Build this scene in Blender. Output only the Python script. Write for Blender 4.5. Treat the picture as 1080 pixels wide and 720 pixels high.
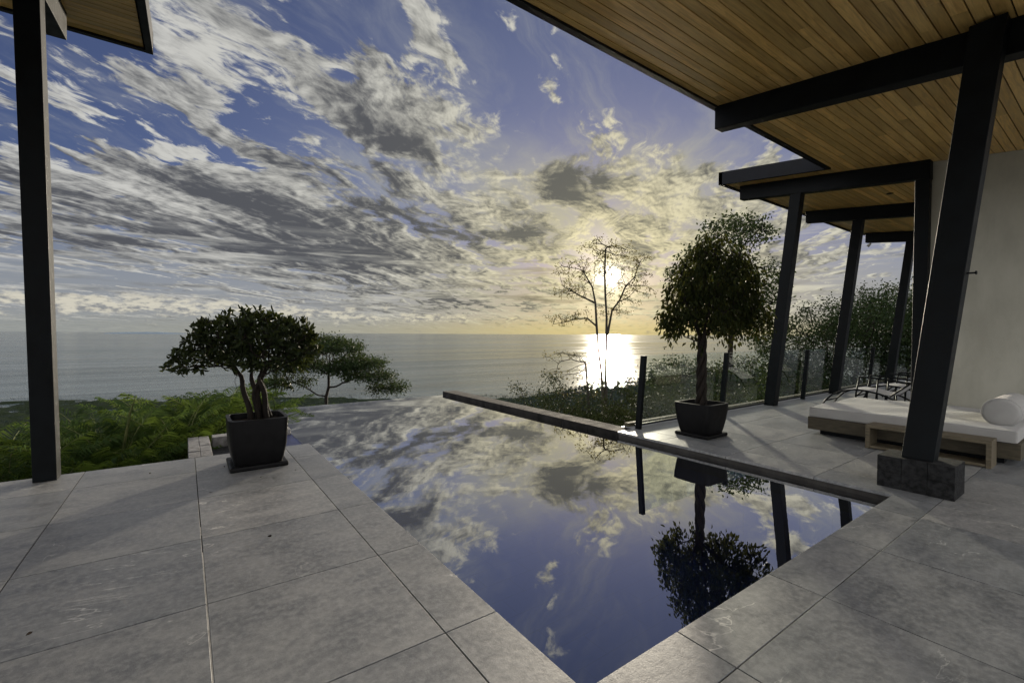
import bpy, bmesh, math, random
import numpy as np
from mathutils import Vector, Matrix
R = math.radians
for o in list(bpy.data.objects): bpy.data.objects.remove(o)
SC = bpy.context.scene
COL = SC.collection
rng = np.random.default_rng(7)
random.seed(7)

# ------------------------------------------------------------------ camera
EYE = 1.45
yaw, pitch, roll = R(-35.8), math.atan(8.0/479.0), R(0.33)
fw = Vector((math.sin(-yaw)*math.cos(pitch), math.cos(yaw)*math.cos(pitch), -math.sin(pitch)))
rt = Vector((math.cos(yaw), math.sin(yaw), 0))
up = rt.cross(fw)
r2 = rt*math.cos(roll) + up*math.sin(roll)
u2 = -rt*math.sin(roll) + up*math.cos(roll)
cam_data = bpy.data.cameras.new('camera')
cam = bpy.data.objects.new('camera', cam_data); COL.objects.link(cam)
m = Matrix((r2, u2, -fw)).transposed().to_4x4(); m.translation = Vector((0, 0, EYE))
cam.matrix_world = m
cam_data.sensor_width = 36.0; cam_data.lens = 36.0*479.0/1080.0
cam_data.clip_start = 0.05; cam_data.clip_end = 500000
SC.camera = cam

# ------------------------------------------------------------------ exposure, sampling
SC.view_settings.view_transform = 'Standard'; SC.view_settings.look = 'None'
SC.view_settings.exposure = 1.1; SC.view_settings.gamma = 1.0
SC.view_settings.use_curve_mapping = False
SC.render.engine = 'CYCLES'
cy = SC.cycles
cy.use_adaptive_sampling = True; cy.adaptive_threshold = 0.02
cy.use_denoising = True
try: cy.denoiser = 'OPENIMAGEDENOISE'
except Exception: pass
cy.max_bounces = 8; cy.diffuse_bounces = 4; cy.glossy_bounces = 4; cy.transparent_max_bounces = 16
cy.sample_clamp_indirect = 6.0; cy.caustics_reflective = True; cy.caustics_refractive = False
cy.blur_glossy = 0.3

# ------------------------------------------------------------------ node helper
class G:
    """small wrapper for writing shader graphs"""
    def __init__(s, nt):
        s.nt = nt; s.n = nt.nodes; s.l = nt.links; s.n.clear()
    def node(s, t, **kw):
        nd = s.n.new(t)
        for k, v in kw.items(): setattr(nd, k, v)
        return nd
    def put(s, sock, v):
        if v is None: return
        if isinstance(v, bpy.types.NodeSocket): s.l.new(v, sock)
        elif isinstance(v, (tuple, list)) and sock.type == 'RGBA' and len(v) == 3: sock.default_value = (*v, 1)
        else: sock.default_value = v
    def m(s, op, a, b=None, c=None, clamp=False):
        nd = s.node('ShaderNodeMath', operation=op, use_clamp=clamp)
        s.put(nd.inputs[0], a); s.put(nd.inputs[1], b)
        if c is not None: s.put(nd.inputs[2], c)
        return nd.outputs[0]
    def vm(s, op, a, b=None, scale=None):
        nd = s.node('ShaderNodeVectorMath', operation=op)
        s.put(nd.inputs[0], a); s.put(nd.inputs[1], b)
        if scale is not None: s.put(nd.inputs['Scale'], scale)
        return nd.outputs['Value'] if op in ('DOT_PRODUCT', 'LENGTH', 'DISTANCE') else nd.outputs[0]
    def xyz(s, x, y, z=0.0):
        nd = s.node('ShaderNodeCombineXYZ')
        for i, v in enumerate((x, y, z)): s.put(nd.inputs[i], v)
        return nd.outputs[0]
    def sep(s, v):
        nd = s.node('ShaderNodeSeparateXYZ'); s.put(nd.inputs[0], v); return nd.outputs
    def noise(s, vec, scale, detail=4, rough=0.5, dist=0.0, lac=2.0, color=False):
        nd = s.node('ShaderNodeTexNoise'); s.put(nd.inputs['Vector'], vec)
        for k, v in (('Scale', scale), ('Detail', detail), ('Roughness', rough), ('Distortion', dist), ('Lacunarity', lac)): s.put(nd.inputs[k], v)
        return nd.outputs['Color'] if color else nd.outputs[0]
    def map(s, vec, loc=(0,0,0), rot=(0,0,0), scale=(1,1,1), vt='POINT'):
        nd = s.node('ShaderNodeMapping', vector_type=vt); s.put(nd.inputs[0], vec)
        nd.inputs['Location'].default_value = loc; nd.inputs['Rotation'].default_value = rot; nd.inputs['Scale'].default_value = scale
        return nd.outputs[0]
    def rng(s, v, a, b, c=0.0, d=1.0, smooth=True):
        nd = s.node('ShaderNodeMapRange', interpolation_type='SMOOTHSTEP' if smooth else 'LINEAR')
        for i, q in enumerate((v, a, b, c, d)): s.put(nd.inputs[i], q)
        return nd.outputs[0]
    def mix(s, f, a, b, mode='MIX'):
        nd = s.node('ShaderNodeMix', data_type='RGBA', blend_type=mode)
        s.put(nd.inputs[0], f); s.put(nd.inputs[6], a); s.put(nd.inputs[7], b)
        return nd.outputs[2]
    def attr(s, name):
        nd = s.node('ShaderNodeAttribute', attribute_name=name); return nd.outputs['Fac']

# ------------------------------------------------------------------ world: sky and clouds by direction
SUN_AZ, SUN_EL = 47.8, 7.2          # degrees from +Y towards +X, above horizon
SKY = 0.062
W = bpy.data.worlds.new('World'); SC.world = W; W.use_nodes = True
g = G(W.node_tree)
gen = g.node('ShaderNodeTexCoord').outputs['Generated']
d = g.vm('NORMALIZE', gen)
x, y, z = g.sep(d)
az = g.m('DEGREES', g.m('ARCTAN2', x, y)); el = g.m('DEGREES', g.m('ARCSINE', z))
ae = g.xyz(az, el, 0)
def blobs(lst):
    acc = 0.0
    for a0, e0, sa, se, rot, amp in lst:
        v = g.map(ae, (a0, e0, 0), (0, 0, R(rot)), (sa, se, 1), 'TEXTURE')
        acc = g.m('MULTIPLY_ADD', g.m('POWER', 0.36788, g.vm('DOT_PRODUCT', v, v)), amp, acc)
    return acc
zp = g.m('ADD', g.m('MAXIMUM', z, 0.0), 0.085)
p = g.xyz(g.m('DIVIDE', x, zp), g.m('DIVIDE', y, zp), 0)
th = R(54)
pr_ = g.map(p, rot=(0, 0, th))                    # y axis now runs along the streaks
sd0 = Vector((math.sin(R(SUN_AZ))*math.cos(R(SUN_EL)), math.cos(R(SUN_AZ))*math.cos(R(SUN_EL)), math.sin(R(SUN_EL))))
Sp = (sd0.x/(sd0.z+0.085), sd0.y/(sd0.z+0.085), 0)
tos = g.vm('NORMALIZE', g.vm('SUBTRACT', g.map((0, 0, 0), Sp), p))
tos = g.map(tos, rot=(0, 0, th))
def density(q):
    wn = g.noise(q, 1.1, 4, 0.55, color=True)
    q = g.vm('ADD', q, g.vm('SCALE', g.vm('SUBTRACT', wn, (0.5, 0.5, 0.5)), scale=0.50))
    big = g.noise(g.map(q, loc=(1.7, 0.4, 0), scale=(1.0, 0.40, 1)), 2.2, 3, 0.5)
    med = g.noise(g.map(q, loc=(3, 7, 0), scale=(1.0, 0.46, 1)), 6.2, 11, 0.62)
    return g.m('ADD', g.m('MULTIPLY', big, 0.42), g.m('MULTIPLY', med, 1.03)), q, med
d0, pw, med0 = density(pr_)
d1, _, _ = density(g.vm('ADD', pr_, g.vm('SCALE', tos, scale=0.032)))
relief = g.m('SUBTRACT', d1, d0)
cover = blobs([
    # az, el, spread az, spread el, rotation, amount
    (-4, 12, 16, 6.5, -6, 0.16), (8, 15, 13, 6, -18, 0.15), (16, 10, 16, 4, -6, 0.20), (30, 9, 16, 4, 0, 0.12),
    (1, 29.5, 7, 4.2, -10, 0.18), (2, 22.5, 5, 2.6, 30, 0.10), (13, 26.5, 9, 2.6, -35, 0.14),
    (21, 24, 8, 3.4, -15, 0.22), (25, 31, 4, 3.5, 20, 0.10), (44, 39, 12, 4.5, 0, -0.28), (55, 33, 10, 4, 0, -0.15), (31, 25, 6, 2.0, 14, 0.15), (36, 32.5, 2.6, 2.6, 30, 0.12),
    (43, 17.5, 5.5, 2.6, 0, 0.26), (46, 22, 7, 1.6, -8, 0.08), (52, 17, 12, 3, 0, 0.07), (64, 13, 14, 3, -5, 0.08),
    (70, 8, 12, 1.3, -3, 0.12), (52, 12, 12, 3, 0, 0.10), (36, 14, 8, 3, 0, 0.08), (25, 17, 8, 2, -6, 0.07), (57, 19.5, 9, 1.5, -20, 0.10),
    (-3, 19.5, 9, 2.2, 18, -0.20), (-6, 25, 6, 2.2, 0, -0.12), (12, 33, 10, 3.4, 0, -0.16), (32, 29, 4, 3, 0, -0.16),
    (50, 27, 8, 4.5, 0, -0.15), (40, 21.5, 8, 1.4, 0, -0.10), (61, 23, 9, 4, 0, -0.10), (12, 19, 5, 1.2, -30, -0.10),
    (37, 8, 5, 0.8, 0, -0.25), (76, 8, 6, 3, 0, -0.14), (-8, 5, 12, 1.0, 0, -0.2)])
dark = blobs([
    (22, 22.3, 6.5, 2.6, -18, 0.62), (43.4, 17.6, 4.6, 2.6, 8, 0.75), (22, 13.2, 8, 1.3, -8, 0.5), (14, 16.5, 8, 1.4, -14, 0.32),
    (4, 9.5, 12, 1.3, -4, 0.42), (16, 8.6, 14, 1.6, -3, 0.48), (34, 12.0, 7, 0.9, 6, 0.5), (27, 4.2, 14, 1.3, 0, 0.40),
    (-8, 8.5, 8, 2.2, 0, 0.35), (8, 13, 9, 1.2, -12, 0.30), (57, 12.5, 4.6, 1.0, -8, 0.25), (68, 15, 7, 0.9, -6, 0.25)])
light = blobs([(30, 20.5, 7, 5, -20, 0.42), (20, 26, 4, 3.6, 0, 0.3), (2, 29, 6, 3, 0, 0.30), (50, 14, 11, 3.5, 0, 0.42),
               (30, 6.8, 13, 0.9, 0, 0.25), (1, 12.5, 8, 1.0, -8, 0.2), (2, 2.6, 7, 0.9, 0, 0.35), (0, 18, 6, 1.2, -8, 0.25)])
dens = g.m('ADD', g.m('SUBTRACT', d0, 0.20), g.m('MULTIPLY', cover, 0.80))
# unseen bright cloud added behind and overhead to light the terrace and soffit
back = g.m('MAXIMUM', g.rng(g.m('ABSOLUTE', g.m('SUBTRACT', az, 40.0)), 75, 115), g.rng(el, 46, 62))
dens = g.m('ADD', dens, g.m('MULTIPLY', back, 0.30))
soft = blobs([(30, 17, 14, 8, 0, 1.0), (55, 15, 16, 7, 0, 0.9)])
alpha = g.rng(dens, g.m('MULTIPLY_ADD', soft, -0.03, 0.515), g.m('MULTIPLY_ADD', soft, 0.07, 0.60))
# thin high veil
veil_n = g.noise(g.map(pw, loc=(4, 4, 0), scale=(1.6, 0.5, 1)), 2.2, 8, 0.66, dist=0.6)
veil = g.m('MULTIPLY', g.rng(veil_n, 0.42, 0.75), 0.55)
veil = g.m('MAXIMUM', veil, g.rng(el, 12, 3, 0, 0.55))
vsoft = g.noise(g.map(pw, loc=(2, 9, 0), scale=(1.3, 0.5, 1)), 1.1, 6, 0.6)
veil = g.m('ADD', veil, g.m('MULTIPLY', g.m('MULTIPLY', soft, g.rng(vsoft, 0.30, 0.62)), 0.75), clamp=True)
# thick parts seen against the light turn grey
n_sh = g.noise(g.map(pw, loc=(1.3, 5, 0), scale=(1.25, 0.26, 1)), 2.4, 10, 0.61)
shade = g.m('ADD', g.m('MULTIPLY', g.m('SUBTRACT', dens, 0.66), 1.3), g.m('MULTIPLY', g.m('SUBTRACT', n_sh, 0.49), 2.4))
shade = g.m('ADD', shade, g.m('MULTIPLY', relief, 4.2))
shade = g.m('ADD', shade, g.m('SUBTRACT', g.m('MULTIPLY', dark, g.rng(med0, 0.34, 0.56, 0.25, 1.25)), g.m('MULTIPLY', light, 0.7)))
shade = g.rng(shade, -0.68, 0.66)
# angle to the sun
sd = Vector((math.sin(R(SUN_AZ))*math.cos(R(SUN_EL)), math.cos(R(SUN_AZ))*math.cos(R(SUN_EL)), math.sin(R(SUN_EL))))
ca = g.m('MINIMUM', g.vm('DOT_PRODUCT', d, tuple(sd)), 1.0)
ang = g.m('DEGREES', g.m('ARCCOSINE', ca))
near_sun = g.m('POWER', 2.718, g.m('MULTIPLY', g.m('POWER', g.m('DIVIDE', ang, 19.0), 2.0), -1.0))
mid_sun = g.m('POWER', 2.718, g.m('MULTIPLY', g.m('POWER', g.m('DIVIDE', ang, 42.0), 2.0), -1.0))
# clear sky
sky = g.node('ShaderNodeTexSky', sky_type='NISHITA', sun_disc=False, sun_elevation=R(SUN_EL), sun_rotation=R(SUN_AZ), altitude=150, air_density=1.0, dust_density=0.6, ozone_density=3.0)
clear = g.mix(1.0, sky.outputs[0], (0.56, 0.44, 0.60), 'MULTIPLY')
clear = g.mix(g.m('MULTIPLY', mid_sun, 0.45), clear, (1.7, 1.9, 2.5))
hz = g.rng(el, 11, 0)
clear = g.mix(g.m('MULTIPLY', hz, 0.8), clear, g.mix(near_sun, (2.6, 2.75, 2.5), (5.2, 4.3, 1.8)))
c_light = g.mix(near_sun, g.mix(mid_sun, (4.3, 4.3, 4.2), (4.6, 4.5, 3.9)), (6.2, 5.5, 3.3))
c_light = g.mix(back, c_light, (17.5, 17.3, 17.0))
c_dark = g.mix(near_sun, g.mix(mid_sun, (0.68, 0.72, 0.84), (0.70, 0.72, 0.78)), (1.3, 1.25, 1.0))
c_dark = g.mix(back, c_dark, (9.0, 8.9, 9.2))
c_veil = g.mix(near_sun, g.mix(mid_sun, (1.9, 2.1, 2.6), (2.6, 2.7, 2.8)), (4.4, 4.0, 2.5))
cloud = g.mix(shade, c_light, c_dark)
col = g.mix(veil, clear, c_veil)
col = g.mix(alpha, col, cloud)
bn = g.noise(g.xyz(g.m('MULTIPLY', az, 0.035), g.m('MULTIPLY', el, 0.42), 0), 2.4, 8, 0.62, dist=0.3)
bands = g.m('MULTIPLY', g.rng(bn, 0.46, 0.62), g.m('MULTIPLY', g.rng(el, 13, 8), g.rng(el, 1.5, 3.5)))
bsh = g.rng(g.noise(g.xyz(g.m('MULTIPLY', az, 0.05), g.m('MULTIPLY', el, 0.55), 5.0), 2.4, 8, 0.62), 0.38, 0.60)
col = g.mix(g.m('MULTIPLY', bands, 0.75), col, g.mix(bsh, c_light, g.mix(near_sun, (1.6, 1.65, 1.7), (3.0, 2.5, 1.4))))
# warm bank of haze low over the sea
col = g.mix(g.m('MULTIPLY', g.rng(el, 2.6, 0.2), 0.75), col, g.mix(near_sun, g.mix(mid_sun, (2.1, 2.25, 2.2), (3.0, 2.8, 1.9)), (5.6, 4.5, 1.7)))
# small cumulus along the horizon
cn = g.noise(g.xyz(g.m('MULTIPLY', az, 0.16), g.m('MULTIPLY', el, 0.34), 0), 2.2, 8, 0.62)
cb = g.m('ADD', cn, blobs([(-5, 2.6, 14, 1.1, 0, 0.27), (12, 2.1, 9, 0.8, 0, 0.14), (22, 1.8, 9, 0.7, 0, 0.16), (40, 1.6, 12, 0.6, 0, 0.05)]))
ca2 = g.rng(cb, 0.60, 0.72)
ctop = g.rng(g.m('ADD', g.noise(g.xyz(g.m('MULTIPLY', az, 0.5), g.m('MULTIPLY', el, 1.2), 0), 2.0, 6, 0.6), g.m('MULTIPLY', el, 0.06)), 0.50, 0.72)
cc = g.mix(ctop, g.mix(near_sun, (1.9, 1.95, 2.0), (2.8, 2.3, 1.3)), g.mix(near_sun, (5.2, 4.9, 4.0), (6.5, 5.6, 2.8)))
col = g.mix(g.m('MULTIPLY', g.m('MULTIPLY', ca2, g.rng(el, 4.6, 3.0)), 0.8), col, cc)
# the veiled sun itself
core = g.m('POWER', 2.718, g.m('MULTIPLY', g.m('POWER', g.m('DIVIDE', ang, 1.25), 2.0), -1.0))
halo = g.m('POWER', 2.718, g.m('MULTIPLY', g.m('POWER', g.m('DIVIDE', ang, 4.6), 2.0), -1.0))
col = g.vm('ADD', col, g.vm('SCALE', (1.0, 0.92, 0.75), scale=g.m('MULTIPLY', g.m('MULTIPLY', core, g.rng(shade, 0.9, 0.2, 0.4, 1)), 22.0)))
col = g.vm('ADD', col, g.vm('SCALE', (1.0, 0.88, 0.55), scale=g.m('MULTIPLY', g.m('MULTIPLY', halo, g.rng(shade, 0.9, 0.2, 0.3, 1)), 4.6)))
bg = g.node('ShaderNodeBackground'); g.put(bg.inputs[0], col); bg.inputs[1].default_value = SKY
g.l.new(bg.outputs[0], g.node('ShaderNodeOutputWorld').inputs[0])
W.cycles.sampling_method = 'MANUAL'; W.cycles.sample_map_resolution = 1024

sun_l = bpy.data.lights.new('sun', 'SUN'); sun_l.energy = 3.8; sun_l.angle = R(2.5); sun_l.color = (1.0, 0.88, 0.70)
sun = bpy.data.objects.new('sun', sun_l); COL.objects.link(sun)
sun.rotation_euler = (-sd).to_track_quat('-Z', 'Y').to_euler(); sun.location = (30, 30, 20)

# ------------------------------------------------------------------ materials
def mat(name):
    mt = bpy.data.materials.new(name); mt.use_nodes = True
    gg = G(mt.node_tree); out = gg.node('ShaderNodeOutputMaterial')
    return mt, gg, out
def bsdf(gg, out, color, rough=0.5, spec=0.5, metal=0.0, normal=None, **kw):
    b = gg.node('ShaderNodeBsdfPrincipled')
    gg.put(b.inputs['Base Color'], color); gg.put(b.inputs['Roughness'], rough)
    gg.put(b.inputs['Specular IOR Level'], spec); gg.put(b.inputs['Metallic'], metal)
    if normal is not None: gg.put(b.inputs['Normal'], normal)
    for k, v in kw.items(): gg.put(b.inputs[k], v)
    if out is not None: gg.l.new(b.outputs[0], out.inputs[0])
    return b.outputs[0]
def bump(gg, h, strength=0.2, dist=0.01):
    b = gg.node('ShaderNodeBump'); gg.put(b.inputs['Height'], h); b.inputs['Strength'].default_value = strength; b.inputs['Distance'].default_value = dist
    return b.outputs[0]
def objco(gg): return gg.node('ShaderNodeTexCoord').outputs['Object']
MATS = {}
def simple(name, color, rough=0.5, spec=0.5, nscale=8, namp=0.25, bstr=0.15, bdist=0.003, stretch=(1,1,1), metal=0.0):
    if name in MATS: return MATS[name]
    mt, gg, out = mat(name)
    v = gg.map(objco(gg), scale=stretch)
    n = gg.noise(v, nscale, 6, 0.6)
    c = gg.mix(gg.rng(n, 0.3, 0.7), tuple(c_*(1-namp) for c_ in color), tuple(min(1, c_*(1+namp)) for c_ in color))
    r = gg.rng(n, 0.3, 0.7, max(0.05, rough-0.08), min(1, rough+0.08))
    bsdf(gg, out, c, r, spec, metal, bump(gg, gg.noise(v, nscale*9, 4, 0.6), bstr, bdist))
    MATS[name] = mt; return mt

def make_tile_mat():
    mt, gg, out = mat('stone_tile')
    co = objco(gg); rn = gg.attr('rnd')
    off = gg.xyz(gg.m('MULTIPLY', rn, 57.0), gg.m('MULTIPLY', rn, 91.0), 0)
    v = gg.vm('ADD', co, off)
    cloudy = gg.noise(gg.map(v, rot=(0, 0, 0.5), scale=(1, 1.8, 1)), 2.6, 9, 0.70, dist=0.3)
    fine = gg.noise(v, 26, 6, 0.7)
    pit = gg.noise(v, 110, 3, 0.6)
    c = gg.mix(gg.rng(cloudy, 0.28, 0.72), (0.098, 0.104, 0.112), (0.225, 0.228, 0.228))
    c = gg.mix(gg.rng(fine, 0.35, 0.75, 0, 0.6), c, (0.34, 0.345, 0.34))
    # dark flecks and worn patches
    fl = gg.noise(gg.map(v, rot=(0, 0, 0.6), scale=(1, 2.6, 1)), 7, 6, 0.72)
    c = gg.mix(gg.rng(fl, 0.60, 0.80, 0, 0.75), c, (0.075, 0.072, 0.068))
    # white veins: thin band where a warped noise crosses its middle
    vn = gg.noise(gg.map(v, rot=(0, 0, 0.9), scale=(0.8, 1.6, 1)), 0.75, 5, 0.55, dist=1.6)
    vein = gg.rng(gg.m('ABSOLUTE', gg.m('SUBTRACT', vn, 0.5)), 0.0, 0.006, 1, 0)
    vmask = gg.m('MULTIPLY', gg.rng(gg.noise(v, 1.3, 3, 0.5), 0.52, 0.66), gg.rng(fine, 0.35, 0.6, 0.3, 1))
    c = gg.mix(gg.m('MULTIPLY', gg.m('MULTIPLY', vein, vmask), 0.8), c, (0.62, 0.61, 0.57))
    c = gg.mix(1.0, c, gg.mix(rn, (0.80, 0.82, 0.84), (1.16, 1.13, 1.08)), 'MULTIPLY')
    r = gg.m('ADD', gg.rng(cloudy, 0.3, 0.7, 0.40, 0.52), gg.m('MULTIPLY', gg.m('SUBTRACT', fine, 0.5), 0.3))
    h = gg.m('ADD', gg.m('MULTIPLY', fine, 1.0), gg.m('MULTIPLY', pit, 0.35))
    bsdf(gg, out, c, r, 0.55, 0, bump(gg, h, 0.3, 0.004))
    return mt
M_TILE = make_tile_mat()
M_GROUT = simple('grout', (0.05, 0.048, 0.045), 0.9, 0.2)
M_CAULK = simple('pale_sealant', (0.55, 0.52, 0.46), 0.8, 0.2)

def make_wood_mat():
    mt, gg, out = mat('soffit_wood')
    rn = gg.attr('rnd'); co = objco(gg)
    v = gg.vm('ADD', co, gg.xyz(gg.m('MULTIPLY', rn, 83.0), gg.m('MULTIPLY', rn, 17.0), gg.m('MULTIPLY', rn, 5.0)))
    grain = gg.noise(gg.map(v, scale=(0.9, 14, 14)), 2.2, 7, 0.62, dist=1.1)
    wide = gg.noise(gg.map(v, scale=(0.5, 3, 3)), 1.6, 4, 0.6, dist=0.8)
    c = gg.mix(gg.rng(grain, 0.25, 0.75), (0.42, 0.245, 0.070), (0.82, 0.56, 0.20))
    c = gg.mix(gg.rng(wide, 0.35, 0.75, 0, 0.5), c, (0.86, 0.64, 0.27))
    knot = gg.noise(gg.map(v, scale=(1.0, 3.5, 3.5)), 2.6, 2, 0.5)
    c = gg.mix(gg.rng(knot, 0.70, 0.80, 0, 0.6), c, (0.07, 0.032, 0.012))
    c = gg.mix(1.0, c, gg.mix(rn, (0.72, 0.70, 0.64), (1.25, 1.2, 1.12)), 'MULTIPLY')
    bsdf(gg, out, c, gg.rng(grain, 0.3, 0.7, 0.28, 0.42), 0.6, 0, bump(gg, grain, 0.2, 0.002))
    return mt
M_WOOD = make_wood_mat()
M_STEEL = simple('black_painted_steel', (0.0045, 0.006, 0.007), 0.5, 0.12, 5, 0.35, 0.06, 0.002)
M_FASCIA = simple('dark_fascia_paint', (0.009, 0.010, 0.013), 0.55, 0.15, 4, 0.3, 0.06, 0.002)
M_STRIP = simple('sunlit_steel_edge', (0.11, 0.10, 0.08), 0.5, 0.4, 5, 0.2)  # paler steel, with sunlight on the edge put into its colour
def make_plaster():
    mt, gg, out = mat('plaster')
    co = objco(gg)
    n = gg.noise(gg.map(co, scale=(1, 1, 0.45)), 2.2, 7, 0.65); f = gg.noise(co, 60, 4, 0.6)
    c = gg.mix(gg.rng(n, 0.3, 0.7), (0.37, 0.36, 0.30), (0.46, 0.45, 0.38))
    bsdf(gg, out, c, 0.75, 0.25, 0, bump(gg, gg.m('ADD', f, gg.m('MULTIPLY', n, 2.0)), 0.3, 0.004)); return mt
M_PLASTER = make_plaster()
M_POT = simple('black_glazed_pot', (0.0045, 0.0045, 0.005), 0.45, 0.15, 12, 0.3, 0.25, 0.004)
M_SOIL = simple('potting_soil', (0.035, 0.024, 0.016), 0.95, 0.2, 30, 0.5, 1.0, 0.02)
M_LAVA = simple('dark_lava_stone', (0.028, 0.029, 0.030), 0.9, 0.2, 22, 0.6, 1.0, 0.02)
M_SPLIT = simple('pale_split_stone', (0.20, 0.195, 0.19), 0.75, 0.35, 10, 0.45, 0.9, 0.012, (1, 3, 1))
M_TEAK = simple('weathered_teak', (0.115, 0.096, 0.062), 0.6, 0.35, 6, 0.3, 0.3, 0.002, (9, 1.2, 9))
M_TEAKIN = simple('dark_teak', (0.070, 0.060, 0.040), 0.65, 0.3, 6, 0.3, 0.3, 0.002, (9, 1.2, 9))
M_RAILWD = simple('mossy_rail_foot', (0.07, 0.065, 0.04), 0.8, 0.2, 14, 0.4, 0.6, 0.004)
def make_fabric(name, color):
    mt, gg, out = mat(name)
    co = objco(gg)
    w = gg.node('ShaderNodeTexWave', wave_type='BANDS', bands_direction='X'); gg.put(w.inputs[0], co); w.inputs['Scale'].default_value = 90
    w2 = gg.node('ShaderNodeTexWave', wave_type='BANDS', bands_direction='Y'); gg.put(w2.inputs[0], co); w2.inputs['Scale'].default_value = 90
    n = gg.noise(co, 3.5, 5, 0.6)
    h = gg.m('ADD', gg.m('MULTIPLY', gg.m('ADD', w.outputs['Fac'], w2.outputs['Fac']), 0.06), gg.m('MULTIPLY', n, 1.0))
    c = gg.mix(gg.rng(n, 0.3, 0.7), tuple(q*0.9 for q in color), color)
    bsdf(gg, out, c, 0.9, 0.15, 0, bump(gg, h, 0.5, 0.02), **{'Sheen Weight': 0.25}); return mt
M_CANVAS = make_fabric('off_white_canvas', (0.37, 0.365, 0.35))
M_SLING = make_fabric('grey_white_sling', (0.50, 0.50, 0.52))

def make_bark(name, a, b, sc=18):
    if name in MATS: return MATS[name]
    mt, gg, out = mat(name); co = objco(gg)
    n = gg.noise(gg.map(co, scale=(1, 1, 0.3)), sc, 6, 0.65)
    bsdf(gg, out, gg.mix(gg.rng(n, 0.3, 0.7), a, b), 0.85, 0.25, 0, bump(gg, n, 0.8, 0.02)); MATS[name] = mt; return mt
M_BARK = make_bark('brown_bark', (0.007, 0.0055, 0.0045), (0.022, 0.017, 0.013))
M_BARKG = make_bark('grey_bark', (0.016, 0.014, 0.011), (0.05, 0.044, 0.034), 10)
def make_leaf(name, dark, light, trans, tw=0.35, rough=0.45, spec=0.25):
    mt, gg, out = mat(name)
    rn = gg.attr('rnd')
    c = gg.mix(rn, dark, light)
    pb = bsdf(gg, None, c, max(rough, 0.5), 0.04 if rough > 0.45 else spec*0.6)
    t = gg.node('ShaderNodeBsdfTranslucent'); gg.put(t.inputs[0], gg.mix(rn, tuple(q*0.7 for q in trans), trans))
    mx = gg.node('ShaderNodeMixShader'); mx.inputs[0].default_value = tw
    gg.l.new(pb, mx.inputs[1]); gg.l.new(t.outputs[0], mx.inputs[2]); gg.l.new(mx.outputs[0], out.inputs[0]); return mt
M_LEAF_GLOSS = make_leaf('glossy_dark_leaf', (0.008, 0.014, 0.006), (0.030, 0.042, 0.013), (0.07, 0.085, 0.015), 0.2, 0.45)
M_LEAF_FICUS = make_leaf('drooping_ficus_leaf', (0.008, 0.013, 0.005), (0.028, 0.036, 0.012), (0.08, 0.085, 0.018), 0.25, 0.5)
M_LEAF_TREE = make_leaf('tree_leaf', (0.010, 0.019, 0.009), (0.032, 0.050, 0.020), (0.06, 0.08, 0.022), 0.25, 0.6)
M_LEAF_DRY = make_leaf('olive_brown_leaf', (0.05, 0.045, 0.015), (0.12, 0.10, 0.035), (0.20, 0.17, 0.05), 0.35, 0.5)
M_LEAF_PALM = make_leaf('palm_leaflet', (0.010, 0.024, 0.006), (0.042, 0.074, 0.017), (0.13, 0.19, 0.03), 0.34, 0.5)
M_LEAF_BUSH = make_leaf('bush_leaf', (0.012, 0.020, 0.008), (0.034, 0.044, 0.015), (0.05, 0.058, 0.018), 0.2, 0.6)
M_LEAF_FAR = make_leaf('far_canopy_leaf', (0.013, 0.020, 0.019), (0.029, 0.040, 0.038), (0.03, 0.04, 0.035), 0.15, 0.8)  # blue-grey tint paints distance haze into the leaf colour

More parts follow.
